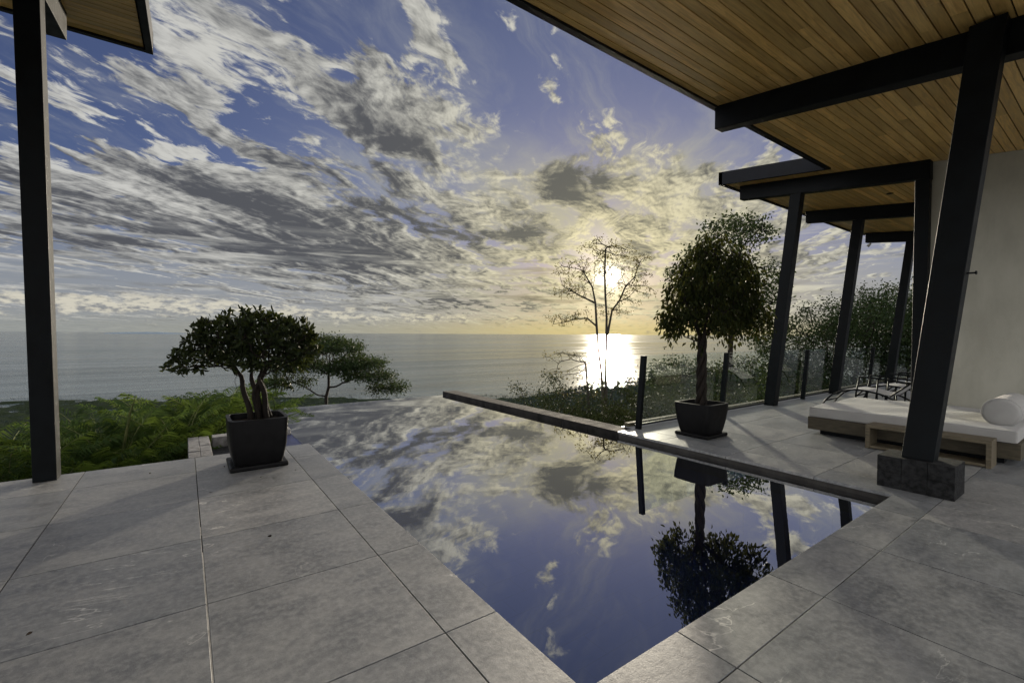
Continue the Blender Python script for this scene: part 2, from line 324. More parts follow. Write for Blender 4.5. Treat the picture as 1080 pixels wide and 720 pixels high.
def make_ground():
    mt, gg, out = mat('hillside_ground'); co = objco(gg)
    n = gg.noise(co, 0.6, 8, 0.65); n2 = gg.noise(co, 0.05, 6, 0.6)
    c = gg.mix(gg.rng(n, 0.3, 0.7), (0.010, 0.015, 0.008), (0.026, 0.034, 0.020))
    c = gg.mix(gg.rng(n2, 0.45, 0.7, 0, 0.5), c, (0.03, 0.036, 0.034))
    bsdf(gg, out, c, 1.0, 0.0, 0, bump(gg, n, 1.0, 0.6)); return mt
M_GROUND = make_ground()
def make_sea():
    mt, gg, out = mat('sea_water'); co = objco(gg)
    # swell lines run along the coast; slicks and currents change the roughness
    v = gg.map(co, rot=(0, 0, R(8)), scale=(0.12, 1.0, 1))
    sw = gg.noise(v, 0.022, 6, 0.6, dist=0.4); rip = gg.noise(gg.map(co, scale=(0.6, 1, 1)), 0.12, 4, 0.6)
    slick = gg.noise(gg.map(co, rot=(0, 0, R(12)), scale=(0.16, 1.0, 1)), 0.0011, 6, 0.6, dist=1.2)
    slick2 = gg.noise(gg.map(co, rot=(0, 0, R(-6)), scale=(0.10, 1.0, 1)), 0.0035, 5, 0.62, dist=0.8)
    r = gg.m('ADD', gg.rng(slick, 0.38, 0.62, 0.09, 0.17), gg.rng(slick2, 0.55, 0.75, 0.0, 0.06))
    c = gg.mix(gg.rng(slick, 0.4, 0.6), (0.018, 0.030, 0.034), (0.085, 0.105, 0.11))
    line = gg.noise(gg.map(co, rot=(0, 0, R(5)), scale=(0.05, 1.0, 1)), 0.006, 6, 0.65, dist=0.5)
    c = gg.mix(gg.rng(line, 0.45, 0.62, 0, 0.7), c, (0.015, 0.026, 0.032))
    h = gg.m('ADD', gg.m('MULTIPLY', sw, 1.0), gg.m('MULTIPLY', rip, 0.10))
    wb = bsdf(gg, None, c, r, 0.3, 0, bump(gg, h, 1.0, 4.0))
    df = gg.node('ShaderNodeBsdfDiffuse'); gg.put(df.inputs[0], (0.07, 0.095, 0.10))
    mx = gg.node('ShaderNodeMixShader'); gg.put(mx.inputs[0], gg.rng(line, 0.42, 0.64, 0.08, 0.26)); gg.l.new(wb, mx.inputs[1]); gg.l.new(df.outputs[0], mx.inputs[2]); gg.l.new(mx.outputs[0], out.inputs[0]); return mt
M_SEA = make_sea()
def make_pool_water():
    mt, gg, out = mat('pool_water'); co = objco(gg)
    n = gg.noise(gg.map(co, rot=(0, 0, 0.5), scale=(1, 1.6, 1)), 1.6, 3, 0.5)
    nm = bump(gg, n, 0.10, 0.006)
    lw = gg.node('ShaderNodeLayerWeight'); lw.inputs[0].default_value = 0.5; gg.put(lw.inputs[1], nm)
    fac = gg.m('MULTIPLY_ADD', gg.m('POWER', lw.outputs['Facing'], 1.25), 0.92, 0.05)
    gl = gg.node('ShaderNodeBsdfGlossy'); gl.inputs[0].default_value = (1, 1, 1, 1); gl.inputs['Roughness'].default_value = 0.0; gg.put(gl.inputs['Normal'], nm)
    tr = gg.node('ShaderNodeBsdfTransparent'); tr.inputs[0].default_value = (0.42, 0.52, 0.66, 1)
    mx = gg.node('ShaderNodeMixShader'); gg.put(mx.inputs[0], fac); gg.l.new(tr.outputs[0], mx.inputs[1]); gg.l.new(gl.outputs[0], mx.inputs[2])
    gg.l.new(mx.outputs[0], out.inputs[0]); return mt
M_POOLW = make_pool_water()
def make_pool_tile():
    mt, gg, out = mat('navy_pool_tile'); co = objco(gg)
    br = gg.node('ShaderNodeTexBrick'); gg.put(br.inputs[0], co); br.inputs['Scale'].default_value = 1.0
    br.inputs['Brick Width'].default_value = 0.6; br.inputs['Row Height'].default_value = 0.3; br.inputs['Mortar Size'].default_value = 0.006
    br.inputs[1].default_value = (0.018, 0.026, 0.085, 1); br.inputs[2].default_value = (0.026, 0.036, 0.105, 1); br.inputs[3].default_value = (0.015, 0.02, 0.05, 1)
    bsdf(gg, out, br.outputs[0], 0.4, 0.4); return mt
M_POOLT = make_pool_tile()
def make_glass():
    mt, gg, out = mat('railing_glass')
    fr = gg.node('ShaderNodeFresnel'); fr.inputs[0].default_value = 1.45
    gl = gg.node('ShaderNodeBsdfGlossy'); gl.inputs['Roughness'].default_value = 0.0; gl.inputs[0].default_value = (1, 1, 1, 1)
    tr = gg.node('ShaderNodeBsdfTransparent'); tr.inputs[0].default_value = (0.94, 0.97, 0.955, 1)
    mx = gg.node('ShaderNodeMixShader'); gg.put(mx.inputs[0], gg.m('MULTIPLY', fr.outputs[0], 0.2)); gg.l.new(tr.outputs[0], mx.inputs[1]); gg.l.new(gl.outputs[0], mx.inputs[2])
    gg.l.new(mx.outputs[0], out.inputs[0]); return mt
M_GLASS = make_glass()
M_LAMP = simple('white_lamp_body', (0.6, 0.6, 0.58), 0.5, 0.4)

# ------------------------------------------------------------------ mesh helpers
def link(name, me, material, parent=None, smooth=False):
    o = bpy.data.objects.new(name, me); COL.objects.link(o)
    mats = material if isinstance(material, (list, tuple)) else [material]
    for m_ in mats: me.materials.append(m_)
    if smooth: me.shade_smooth()
    if parent is not None: o.parent = parent
    return o
def mesh_np(name, V, Fq, rnd=None, fmat=None):
    """V (n,3); Fq (m,3|4) index array; rnd per-vertex float"""
    me = bpy.data.meshes.new(name); V = np.asarray(V, np.float32); Fq = np.asarray(Fq, np.int32); k = Fq.shape[1]
    me.vertices.add(len(V)); me.vertices.foreach_set('co', V.ravel())
    me.loops.add(Fq.size); me.loops.foreach_set('vertex_index', Fq.ravel())
    me.polygons.add(len(Fq)); me.polygons.foreach_set('loop_start', np.arange(0, Fq.size, k, dtype=np.int32))
    if fmat is not None: me.polygons.foreach_set('material_index', fmat)
    me.update(calc_edges=True); me.validate()
    if rnd is not None:
        a = me.attributes.new('rnd', 'FLOAT', 'POINT'); a.data.foreach_set('value', np.asarray(rnd, np.float32))
    return me
class MB:
    """collects boxes, bars and tubes into one mesh"""
    def __init__(s): s.v = []; s.f = []; s.r = []
    def poly(s, vs, fs, r=0.5):
        o = len(s.v); s.v += [tuple(q) for q in vs]; s.f += [tuple(i+o for i in f) for f in fs]; s.r += [r]*len(vs); return s
    def box(s, x0, x1, y0, y1, z0, z1, r=0.5, fn=None):
        vs = [(a, b, c) for c in (z0, z1) for b in (y0, y1) for a in (x0, x1)]
        if fn: vs = [fn(*q) for q in vs]
        return s.poly(vs, [(0,2,3,1), (4,5,7,6), (0,1,5,4), (2,6,7,3), (0,4,6,2), (1,3,7,5)], r)
    def bar(s, p0, p1, w, h, upv=(0,0,1)):
        p0, p1 = Vector(p0), Vector(p1); dd = (p1-p0).normalized(); sd_ = dd.cross(Vector(upv)).normalized(); uu = sd_.cross(dd)
        vs = [q + sd_*a*w/2 + uu*b*h/2 for q in (p0, p1) for b in (-1, 1) for a in (-1, 1)]
        return s.poly(vs, [(0,2,3,1), (4,5,7,6), (0,1,5,4), (2,6,7,3), (0,4,6,2), (1,3,7,5)])
    def tube(s, pts, rad, n=8):
        pts = [Vector(q) for q in pts]; rads = rad if isinstance(rad, (list, tuple)) else [rad]*len(pts)
        ref = Vector((0.3, 0.9, 0.1)); rings = []
        for i, q in enumerate(pts):
            dd = (pts[min(i+1, len(pts)-1)] - pts[max(i-1, 0)]).normalized()
            a = dd.cross(ref)
            if a.length < 0.1: a = dd.cross(Vector((1, 0, 0)))
            a.normalize(); b = dd.cross(a); ref = -a.cross(dd) if False else ref
            rings.append([q + (a*math.cos(2*math.pi*j/n) + b*math.sin(2*math.pi*j/n))*rads[i] for j in range(n)])
        vs = [q for r_ in rings for q in r_]; fs = []
        for i in range(len(rings)-1):
            for j in range(n): fs.append((i*n+j, i*n+(j+1) % n, (i+1)*n+(j+1) % n, (i+1)*n+j))
        fs.append(tuple(range(n))[::-1]); fs.append(tuple((len(rings)-1)*n+j for j in range(n)))
        return s.poly(vs, fs)
    def build(s, name, material, parent=None, bevel=0.0, smooth=False, seg=2):
        me = bpy.data.meshes.new(name); me.from_pydata(s.v, [], s.f); me.update()
        bm = bmesh.new(); bm.from_mesh(me)
        rl = bm.verts.layers.float.new('rnd')
        for v, r in zip(bm.verts, s.r): v[rl] = r
        bmesh.ops.recalc_face_normals(bm, faces=bm.faces)
        if bevel: bmesh.ops.bevel(bm, geom=bm.edges[:], offset=bevel, segments=seg, affect='EDGES', profile=0.5)
        bm.to_mesh(me); bm.free()
        o = link(name, me, material, parent, smooth); return o
def tag(o, label=None, cat=None, group=None, kind=None):
    if label: o['label'] = label
    if cat: o['category'] = cat
    if group: o['group'] = group
    if kind: o['kind'] = kind
    return o
def empty(name, loc=(0, 0, 0), label=None, cat=None, group=None):
    o = bpy.data.objects.new(name, None); COL.objects.link(o); o.location = loc; o.empty_display_size = 0.2
    return tag(o, label, cat, group)

# ================================================================== SETTING
# ------------------------------------------------------------------ terrain
SEA_Z = -150.0
def sstep(a, b, x): t = np.clip((x-a)/(b-a), 0, 1); return t*t*(3-2*t)
def vnoise(x, y, seed=0):
    xi = np.floor(x).astype(np.int64); yi = np.floor(y).astype(np.int64); fx = x-xi; fy = y-yi
    fx = fx*fx*(3-2*fx); fy = fy*fy*(3-2*fy)
    def h(a, b):
        q = (a*374761393 + b*668265263 + seed*974711) & 0xffffffff; q = ((q ^ (q >> 13))*1274126177) & 0xffffffff
        return ((q ^ (q >> 16)) & 0xffff)/65535.0
    return (h(xi, yi)*(1-fx)+h(xi+1, yi)*fx)*(1-fy) + (h(xi, yi+1)*(1-fx)+h(xi+1, yi+1)*fx)*fy
def fbm(x, y, seed=0, o=4):
    s_ = 0; a = 0.5
    for i in range(o): s_ = s_ + a*vnoise(x*2**i, y*2**i, seed+i); a *= 0.5
    return s_
def ground_h(X, Y):
    X = np.asarray(X, float); Y = np.asarray(Y, float)
    r = np.hypot(X, Y); A = np.degrees(np.arctan2(X, Y))
    rp = np.array([0, 6, 9, 14, 25, 45, 90, 200, 400, 680, 1150, 1600, 2600])
    zl = np.array([-3, -2.6, -1.5, -2.6, -6, -13, -24, -48, -92, -143, -146, -152, -170.])
    zr = np.array([-3, -2.8, -2.4, -3.2, -4.6, -8, -17, -32, -52, -110, -142, -152, -170.])
    left = np.interp(r, rp, zl); right = np.interp(r, rp, zr)
    w = sstep(22, 50, A)*(1-sstep(150, 170, A)) ; z_ = left*(1-w)+right*w
    z_ = z_ + 16*np.exp(-((r-350)/110)**2)*np.exp(-((A-66)/17)**2)
    z_ = z_ + (fbm(X*0.02, Y*0.02, 3)-0.47)*np.clip(r-20, 0, 300)*0.05
    z_ = z_ + (fbm(X*0.25, Y*0.25, 9)-0.47)*0.8*sstep(8, 20, r)
    sh = np.interp(A, [-20, -12, -5, 5, 18, 30, 42, 60], [1520, 1450, 1330, 1220, 1090, 1030, 1040, 1100]) + 40*(fbm(A*0.2, A*0.05, 5)-.47)
    z_ = z_ + (fbm(X*0.09, Y*0.09, 21, 3)-0.47)*9*sstep(500, 700, r)*(1-sstep(sh-60, sh, r))
    z_ = np.where(r > sh-30, np.minimum(z_, -146 - (r-sh+30)*0.12), z_)
    beh = sstep(100, 140, np.abs(A-40)); z_ = z_*(1-beh) + np.maximum(z_, -3-0.02*r)*beh     # the hill behind the house
    return z_
def build_terrain():
    th_ = np.radians(np.concatenate([np.arange(-40, 110, 0.5), np.arange(110, 320, 3.0)]))
    rr = np.concatenate([[0.6, 3, 5], np.geomspace(6, 450, 150), np.linspace(460, 1450, 170), np.geomspace(1500, 2600, 8)])
    T, RR = np.meshgrid(th_, rr); X = RR*np.sin(T); Y = RR*np.cos(T); Z = ground_h(X, Y)
    V = np.stack([X, Y, Z], -1).reshape(-1, 3); nt, nr = len(th_), len(rr)
    i, j = np.meshgrid(np.arange(nr-1), np.arange(nt), indexing='ij'); j2 = (j+1) % nt
    F_ = np.stack([i*nt+j, (i+1)*nt+j, (i+1)*nt+j2, i*nt+j2], -1).reshape(-1, 4)[:, ::-1]
    o = link('hillside', mesh_np('hillside', V, F_), M_GROUND, smooth=True); tag(o, kind='structure')
build_terrain()
S = 180000.0
o = MB().poly([(-S, -S, SEA_Z), (S, -S, SEA_Z), (S, S, SEA_Z), (-S, S, SEA_Z)], [(0, 1, 2, 3)]).build('sea', M_SEA); tag(o, kind='structure')
# low headland on the horizon
xs = np.linspace(0, 1, 60); hl = []
for k in range(60):
    a = R(-6.2 + 6.4*xs[k]); hh = 190*math.sin(math.pi*xs[k])**0.5*(0.55+0.45*float(fbm(np.array(xs[k]*7), np.array(0.5), 4)))
    hl.append((a, hh))
V = []; F_ = []
for k, (a, hh) in enumerate(hl):
    for dr, hz_ in ((-900, 0), (0, hh), (1200, 0)):
        rr_ = 44000+dr; V.append((rr_*math.sin(a), rr_*math.cos(a), SEA_Z-5+hz_))
for k in range(59):
    for q in range(2): F_.append((k*3+q, (k+1)*3+q, (k+1)*3+q+1, k*3+q+1))
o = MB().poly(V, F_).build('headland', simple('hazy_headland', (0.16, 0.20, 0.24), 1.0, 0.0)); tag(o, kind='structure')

# ------------------------------------------------------------------ terrace
GX = [1.02 + 0.93*k for k in range(-14, 25)]
GY = [1.01 + 0.9435*k for k in range(-9, 7)]
GAP = 0.0035
def tiles(name, regions, extra=()):
    """regions: (x0,x1,y0,y1, xlines, ylines)"""
    mb = MB(); gr = MB()
    for x0, x1, y0, y1, xl, yl in regions:
        xs_ = [x0]+[q for q in xl if x0+0.05 < q < x1-0.05]+[x1]; ys_ = [y0]+[q for q in yl if y0+0.05 < q < y1-0.05]+[y1]
        for a, b in zip(xs_, xs_[1:]):
            for c, e in zip(ys_, ys_[1:]):
                dz = random.uniform(-0.0006, 0.0006)
                mb.box(a+GAP, b-GAP, c+GAP, e-GAP, -0.03, dz, random.random())
    o = mb.build(name, M_TILE, bevel=0.0015, seg=1); tag(o, kind='structure'); return o
tiles('terrace_paving', [
    (-12, 1.02, -7.5, 6.38, GX, GY), (1.02, 1.32, 1.01, 6.38, [], GY),
    (1.02, 5.25, -7.5, 1.01, GX, GY), (1.32, 5.25, 1.01, 1.31, GX, []),
    (5.25, 24, -7.5, 4.80, GX, GY)])
sl = MB()
def slab(x0, x1, y0, y1): sl.box(x0, x1, y0, y1, -0.28, -0.0315)
slab(-12, 1.30, 1.30, 6.36); slab(-12, 24, -7.5, 1.295); slab(5.27, 24, 1.305, 4.78)
o = sl.build('terrace_slab', M_GROUT); tag(o, kind='structure')
gt = MB()
for x0, x1, y0, y1 in ((-11.98, 1.315, 1.305, 6.375), (-11.98, 23.98, -7.48, 1.3), (5.255, 23.98, 1.306, 4.795)):
    gt.box(x0, x1, y0, y1, -0.031, -0.006)
o = gt.build('joint_grout', M_GROUT); tag(o, kind='structure')
# pale broken sealant along one joint
cl = MB(); yy = 1.2
while yy < 4.7:
    L = 0.16
    if yy < 3.5 or random.random() < 0.35:
        w0 = 0.0012+0.0012*random.random(); cl.box(0.09-w0, 0.09+w0, yy, yy+L-0.0, -0.006, -0.0012)
    yy += L
o = cl.build('joint_sealant', M_CAULK); tag(o, kind='structure')
# supporting walls under the terrace
rw = MB()
rw.box(-11.9, 1.0, 6.0, 6.2, -3.2, -0.281); rw.box(-11.9, -11.7, -7.3, 5.99, -3.2, -0.281); rw.box(5.55, 23.8, 4.4, 4.6, -4.6, -0.281)
rw.box(23.6, 23.8, -7.3, 4.39, -4.6, -0.281)
o = rw.build('retaining_wall', M_PLASTER); tag(o, 'rendered wall carrying the terrace slab above the hillside', 'wall')

# ------------------------------------------------------------------ pool
PX0, PX1, PY0, PY1, WZ = 1.32, 5.25, 1.31, 9.95, -0.08
b = MB(); D = -1.35; t = 0.25
b.box(PX0-t, PX1+t, PY0-t, PY1+0.2, D-0.2, D)
b.box(PX0-t, PX0, 6.385, PY1, D, WZ-0.004); b.box(PX0-0.02, PX0, PY0, 6.384, D, -0.033); b.box(PX0-0.02, PX1+0.02, PY0-0.02, PY0-0.001, D, -0.033)
b.box(PX1+0.06, PX1+t, PY0, 4.55, D, -0.285); b.box(PX1, PX1+t, 4.56, PY1, D, -0.2)
b.box(PX0-t, PX1, PY1, PY1+0.20, D-0.2, WZ-0.004)
o = b.build('pool_basin', M_POOLT); tag(o, kind='structure')
b = MB().poly([(PX0-0.018, PY0-0.018, WZ), (PX1+0.058, PY0-0.018, WZ), (PX1+0.058, PY1+0.2, WZ), (PX0-0.018, PY1+0.2, WZ)], [(0, 1, 2, 3)])
o = b.build('pool_water', M_POOLW); tag(o, kind='structure')
# outer face below the vanishing edge
o = MB().box(PX0-0.3, PX1+0.5, PY1+0.21, PY1+0.4, -4.5, -0.4).build('pool_outer_wall', M_LAVA); tag(o, 'dark stone wall under the vanishing edge of the pool', 'wall')
# low wall that closes the pool on the sea side
b = MB(); yy = 4.565
b2 = MB()
while yy < 10.2:
    L = 0.62 if yy < 9.4 else 10.24-yy
    b.box(5.25, 5.60, yy+0.002, min(yy+L, 10.24)-0.002, -0.30, 0.0, random.random()); yy += L
root = empty('pool_edge_wall', (5.4, 7.4, 0), 'long dark stone wall edging the pool towards the bushes', 'wall'); 
o = b.build('coping', simple('brown_black_stone', (0.019, 0.018, 0.017), 0.9, 0.1, 5, 0.5, 0.5, 0.006), root, bevel=0.004); o.matrix_parent_inverse = Matrix.Translation((-5.4, -7.4, 0))
# overflow basin beside the potted bonsai
def P_(o, root):
    o.parent = root; o.matrix_parent_inverse = root.matrix_basis.inverted() if root.type == 'EMPTY' else Matrix(); return o
root = empty('overflow_basin', (0.6, 7.0, -0.2), 'stone rimmed overflow basin behind the left potted tree', 'basin')
b = MB()
for k in range(4):
    for q in range(2):
        y0 = 6.40+k*0.31; b.box(0.03+q*0.12, 0.147+q*0.12, y0+0.003, y0+0.307, -0.35, 0.0+random.uniform(-0.004, 0.004), random.random())
xx = 0.30
while xx < 1.28: b.box(xx+0.003, min(xx+0.30, 1.29), 7.46, 7.66, -0.35, random.uniform(-0.004, 0.004), random.random()); xx += 0.30
P_(b.build('stone_rim', M_SPLIT, bevel=0.006), root)
P_(MB().box(0.272, 1.06, 6.39, 7.455, -0.5, -0.14).build('dark_liner', M_POT), root)

# ------------------------------------------------------------------ house
house = empty('house', (9, 0, 0), 'modern house with timber soffit, black beams and pale plaster wall', 'house')
SL = 0.12
def sof(y_): return 4.69 + SL*(y_-5.15)
LEAN = -0.105
def part(mb, name, m_, root=house, **kw): return P_(mb.build(name, m_, **kw), root)
def sub(mb, name, m_, parent_part, **kw):
    o = mb.build(name, m_, **kw); o.parent = parent_part; o.matrix_parent_inverse = parent_part.matrix_world.inverted() if False else Matrix(); return o
# roof regions (x0,x1,y0,y1)
XL = -0.30
ROOF = [(-12, 17.75, -1.3, 3.41), (-12, XL, 3.41, 7.33), (9.40, 17.75, 3.41, 5.42)]
rf = MB()
for x0, x1, y0, y1 in ROOF:
    e = 0.0
    rf.box(x0+0.03, x1-0.03, y0+0.01 if y0 < 0 else y0-0.03, y1-0.03, 0.030, 0.22, fn=lambda X, Y, Z: (X, Y, sof(Y)+Z))
roof = part(rf, 'roof', M_FASCIA)
def subp(mb, name, m_, par, **kw):
    o = mb.build(name, m_, **kw); o.parent = par
    return o
sb = MB(); BW = 0.1175; yb = -1.22; rb = random.Random(3)
while yb < 7.25:
    for x0, x1, y0, y1 in ((-11.9, 17.65, -1.22, 3.33), (-11.9, XL-0.09, 3.33, 7.25), (9.47, 17.65, 3.33, 5.34)):
        ya, yc = max(yb, y0), min(yb+BW, y1)
        if yc-ya < 0.03: continue
        xx = x0 + (rb.uniform(-3, 0) if True else 0)
        while xx < x1:
            L = rb.uniform(2.0, 4.2); xa, xb = max(xx, x0), min(xx+L, x1)
            if xb-xa > 0.02: sb.box(xa+0.0012, xb-0.0012, ya+0.0055, yc-0.0055, 0.0, 0.018, rb.random(), fn=lambda X, Y, Z: (X, Y, sof(Y)+Z))
            xx += L
    yb += BW
subp(sb, 'soffit', M_WOOD, roof)
sb2 = MB()
for x0, x1, y0, y1 in ((-11.9, 17.65, -1.22, 3.33), (-11.9, XL-0.09, 3.33, 7.25), (9.47, 17.65, 3.33, 5.34)):
    sb2.box(x0, x1, y0, y1, 0.0185, 0.0285, fn=lambda X, Y, Z: (X, Y, sof(Y)+Z))
subp(sb2, 'soffit_backing', M_FASCIA, roof)
fa = MB(); FH = 0.24
def fascia_x(x0, x1, y_, w=0.08): fa.box(x0, x1, y_-w, y_, -0.025, FH, fn=lambda X, Y, Z: (X, Y, sof(Y)+Z))
def fascia_y(x_, y0, y1, w=0.07, s=1): fa.box(min(x_, x_+s*w), max(x_, x_+s*w), y0, y1, -0.027, FH+0.002, fn=lambda X, Y, Z: (X, Y, sof(Y)+Z))
fascia_x(XL+0.002, 9.398, 3.41); fascia_x(-12, XL, 7.33); fascia_x(9.40, 17.75, 5.42)
fascia_y(XL, 3.33, 7.33, s=-1); fascia_y(9.40, 3.33, 5.418, s=1); fascia_x(-12, 17.75, -1.22); fascia_y(17.75, -1.22, 5.418, s=-1)
subp(fa, 'fascia', M_FASCIA, roof)
dl = MB().tube([(12.05, 3.15, sof(3.15)-0.012), (12.05, 3.15, sof(3.15)-0.001)], 0.06, 20)
subp(dl, 'downlight', M_STEEL, roof)
# beams
def beam(xc, y1, w=0.17, y0=-1.25, hgt=0.29):
    bb = MB().box(xc-w/2, xc+w/2, y0, y1, -hgt-0.012, -0.002, fn=lambda X, Y, Z: (X, Y+0.12*(-Z)*0.0, sof(Y)+Z))
    return part(bb, 'beam', M_STEEL, bevel=0.006)
for xc, y1, y0 in ((-1.10, 6.86, -1.25), (5.80, 3.36, -1.25), (9.90, 5.17, 2.05), (13.28, 5.2, -1.25), (17.50, 5.15, -1.25)): beam(xc, y1, y0=y0)
# leaning columns
def column(xc, ybase, zb=0.0, sx=0.17, sy=0.20, name='column', seg=True):
    zt = (sof(ybase-0.5) - 0.30) if seg else sof(ybase-0.55)-0.02
    cb = MB()
    def f(X, Y, Z): return (X, Y + LEAN*(Z-0.0), Z)
    y0 = ybase - LEAN*zb*0
    # H-section: two flanges and a web
    cb.box(xc-sx/2, xc+sx/2, y0-sy/2, y0+sy/2, zb, zt, fn=f)
    o = part(cb, name, M_STEEL, bevel=0.005)
    return o
c0 = column(-1.10, 6.26, sx=0.17, sy=0.19)
c1 = column(9.90, 4.50, sx=0.19, sy=0.2)
c2 = column(13.25, 4.50, sx=0.19, sy=0.2)
c3 = column(17.5, 4.50, sx=0.19, sy=0.2)
cm = column(5.62, 1.24, 0.30, sx=0.17, sy=0.23, seg=False)
# straight post at the end of the plaster wall
pc = MB().box(9.82, 9.98, 2.06, 2.24, 0.0, sof(2.1)-0.30); part(pc, 'wall_post', M_STEEL, bevel=0.004)
# small latch fixed to the big column
hk = MB().box(5.60, 5.615, 0.86, 0.925, 2.0, 2.014).box(5.59, 5.625, 0.850, 0.8595, 1.992, 2.022); part(hk, 'latch', M_STEEL)
# stone plinth under the big column: six blocks
plinth = MB()
for k in range(3):
    y0 = 0.935+k*0.185
    for q in range(2):
        plinth.box(5.47, 5.85, y0+0.001, y0+0.184, q*0.15+0.001, q*0.15+0.149, random.random())
part(plinth, 'stone_plinth', M_LAVA, bevel=0.004)
wl = MB().box(10.0, 10.35, -1.2, 2.10, 0.0, 4.2, fn=lambda X, Y, Z: (X, Y, Z if Z < 1 else sof(Y)-0.004)); part(wl, 'wall', M_PLASTER)
lamp = MB().tube([(17.4, 5.0, sof(5.0)-0.33), (17.4, 5.08, sof(5.0)-0.42)], [0.03, 0.045], 12); part(lamp, 'spot_lamp', M_LAMP)

# ------------------------------------------------------------------ glass railing
rail = empty('glass_railing', (12, 4.6, 0), 'frameless glass railing with leaning black posts along the right deck edge', 'railing')
posts = [5.66, 8.02, 11.45, 15.75, 19.9, 23.7]
RL = -0.08
for xc in posts:
    pb_ = MB().box(xc-0.03, xc+0.03, 4.47, 4.55, 0.0, 1.13, fn=lambda X, Y, Z: (X, Y+RL*Z, Z))
    po = P_(pb_.build('post', M_STEEL, bevel=0.003), rail)
    for zc in (0.35, 0.85):
        cl_ = MB().box(xc+0.03, xc+0.055, 4.50, 4.56, zc-0.03, zc+0.03, fn=lambda X, Y, Z: (X, Y+RL*Z, Z)); subp(cl_, 'glass_clamp', M_STEEL, po, bevel=0.002)
for a, b_ in zip(posts, posts[1:]):
    n = 2 if b_-a > 3 else 1
    for k in range(n):
        x0 = a+(b_-a)*k/n; x1 = a+(b_-a)*(k+1)/n
        gp = MB().box(x0+0.02, x1-0.02, 4.565, 4.577, 0.06, 1.13, fn=lambda X, Y, Z: (X, Y+RL*Z, Z))
        P_(gp.build('glass_panel', M_GLASS), rail)
P_(MB().box(5.66, 23.75, 4.70, 4.79, 0.001, 0.055).build('curb', M_RAILWD, bevel=0.004), rail)
P_(MB().box(5.66, 23.75, 4.56, 4.585, 0.03, 0.06).build('glass_channel', M_STEEL), rail)

# ================================================================== PLANTS
def frames(dv, rs):
    """orthonormal frames: dv leaf direction (n,3)"""
    dv = dv/np.maximum(np.linalg.norm(dv, axis=1, keepdims=True), 1e-6)
    a = rs.normal(size=dv.shape); s_ = np.cross(dv, a); s_ /= np.maximum(np.linalg.norm(s_, axis=1, keepdims=True), 1e-6)
    return dv, s_, np.cross(s_, dv)
LEAFT = np.array([(0, 0, 0), (-.5, .38, .10), (-.34, .74, .07), (0, 1, -.06), (.34, .74, .07), (.5, .38, .10)])
LEAFF = np.array([(0, 1, 2, 3), (0, 3, 4, 5)])
def leaf_mesh(name, pos, dirv, length, width, rs, small=False):
    n = len(pos); dv, sv, nv = frames(dirv, rs)
    if small: T = np.array([(0, 0, 0), (-.5, .5, .05), (0, 1, 0), (.5, .5, .05)]); Fz = np.array([(0, 1, 2, 3)])
    else: T = LEAFT; Fz = LEAFF
    L = np.asarray(length)*np.ones(n); Wd = np.asarray(width)*np.ones(n)
    V = (pos[:, None, :] + T[None, :, 1, None]*L[:, None, None]*dv[:, None, :] + T[None, :, 0, None]*Wd[:, None, None]*sv[:, None, :]
         + T[None, :, 2, None]*L[:, None, None]*nv[:, None, :]).reshape(-1, 3)
    k = len(T); Fa = (Fz[None] + (np.arange(n)*k)[:, None, None]).reshape(-1, 4)
    return mesh_np(name, V, Fa, np.repeat(rs.random(n), k))
def colonize(attr, nodes, parents, step, kill, iters, rs, bias=(0, 0, 0.0), jit=0.12, infl=1e9):
    nodes = [np.array(q, float) for q in nodes]; parents = list(parents)
    A = np.array(attr, float); alive = np.ones(len(A), bool)
    N0 = np.array(nodes); dd = np.linalg.norm(A[:, None]-N0[None], axis=2); near = dd.argmin(1); nd = dd.min(1)
    for it in range(iters):
        idx = np.where(alive & (nd < infl))[0]
        if len(idx) == 0: break
        new = {}
        for i in idx: new.setdefault(near[i], []).append(i)
        added = []
        for k, li in new.items():
            v = A[li]-nodes[k]; v = (v/np.linalg.norm(v, axis=1, keepdims=True)).mean(0) + np.array(bias) + rs.normal(size=3)*jit
            v /= max(np.linalg.norm(v), 1e-6); q = nodes[k]+v*step; nodes.append(q); parents.append(k); added.append(len(nodes)-1)
        Q = np.array([nodes[k] for k in added]); dd = np.linalg.norm(A[:, None]-Q[None], axis=2); m_ = dd.min(1); am = dd.argmin(1)
        upd = m_ < nd; near[upd] = np.array(added)[am[upd]]; nd[upd] = m_[upd]
        alive &= nd > kill
        if len(nodes) > 4500: break
    return np.array(nodes), np.array(parents)
def radii(parents, tip, expo=2.3, maxr=None):
    n = len(parents); r = np.zeros(n); kids = np.zeros(n, int)
    for i in range(n-1, -1, -1):
        if kids[i] == 0: r[i] = tip**expo
        if parents[i] >= 0: r[parents[i]] += r[i]; kids[parents[i]] += 1
    rr = r**(1/expo)
    if maxr is not None: rr = rr*min(1.0, maxr/rr.max()) if rr.max() > maxr else rr
    return rr, kids
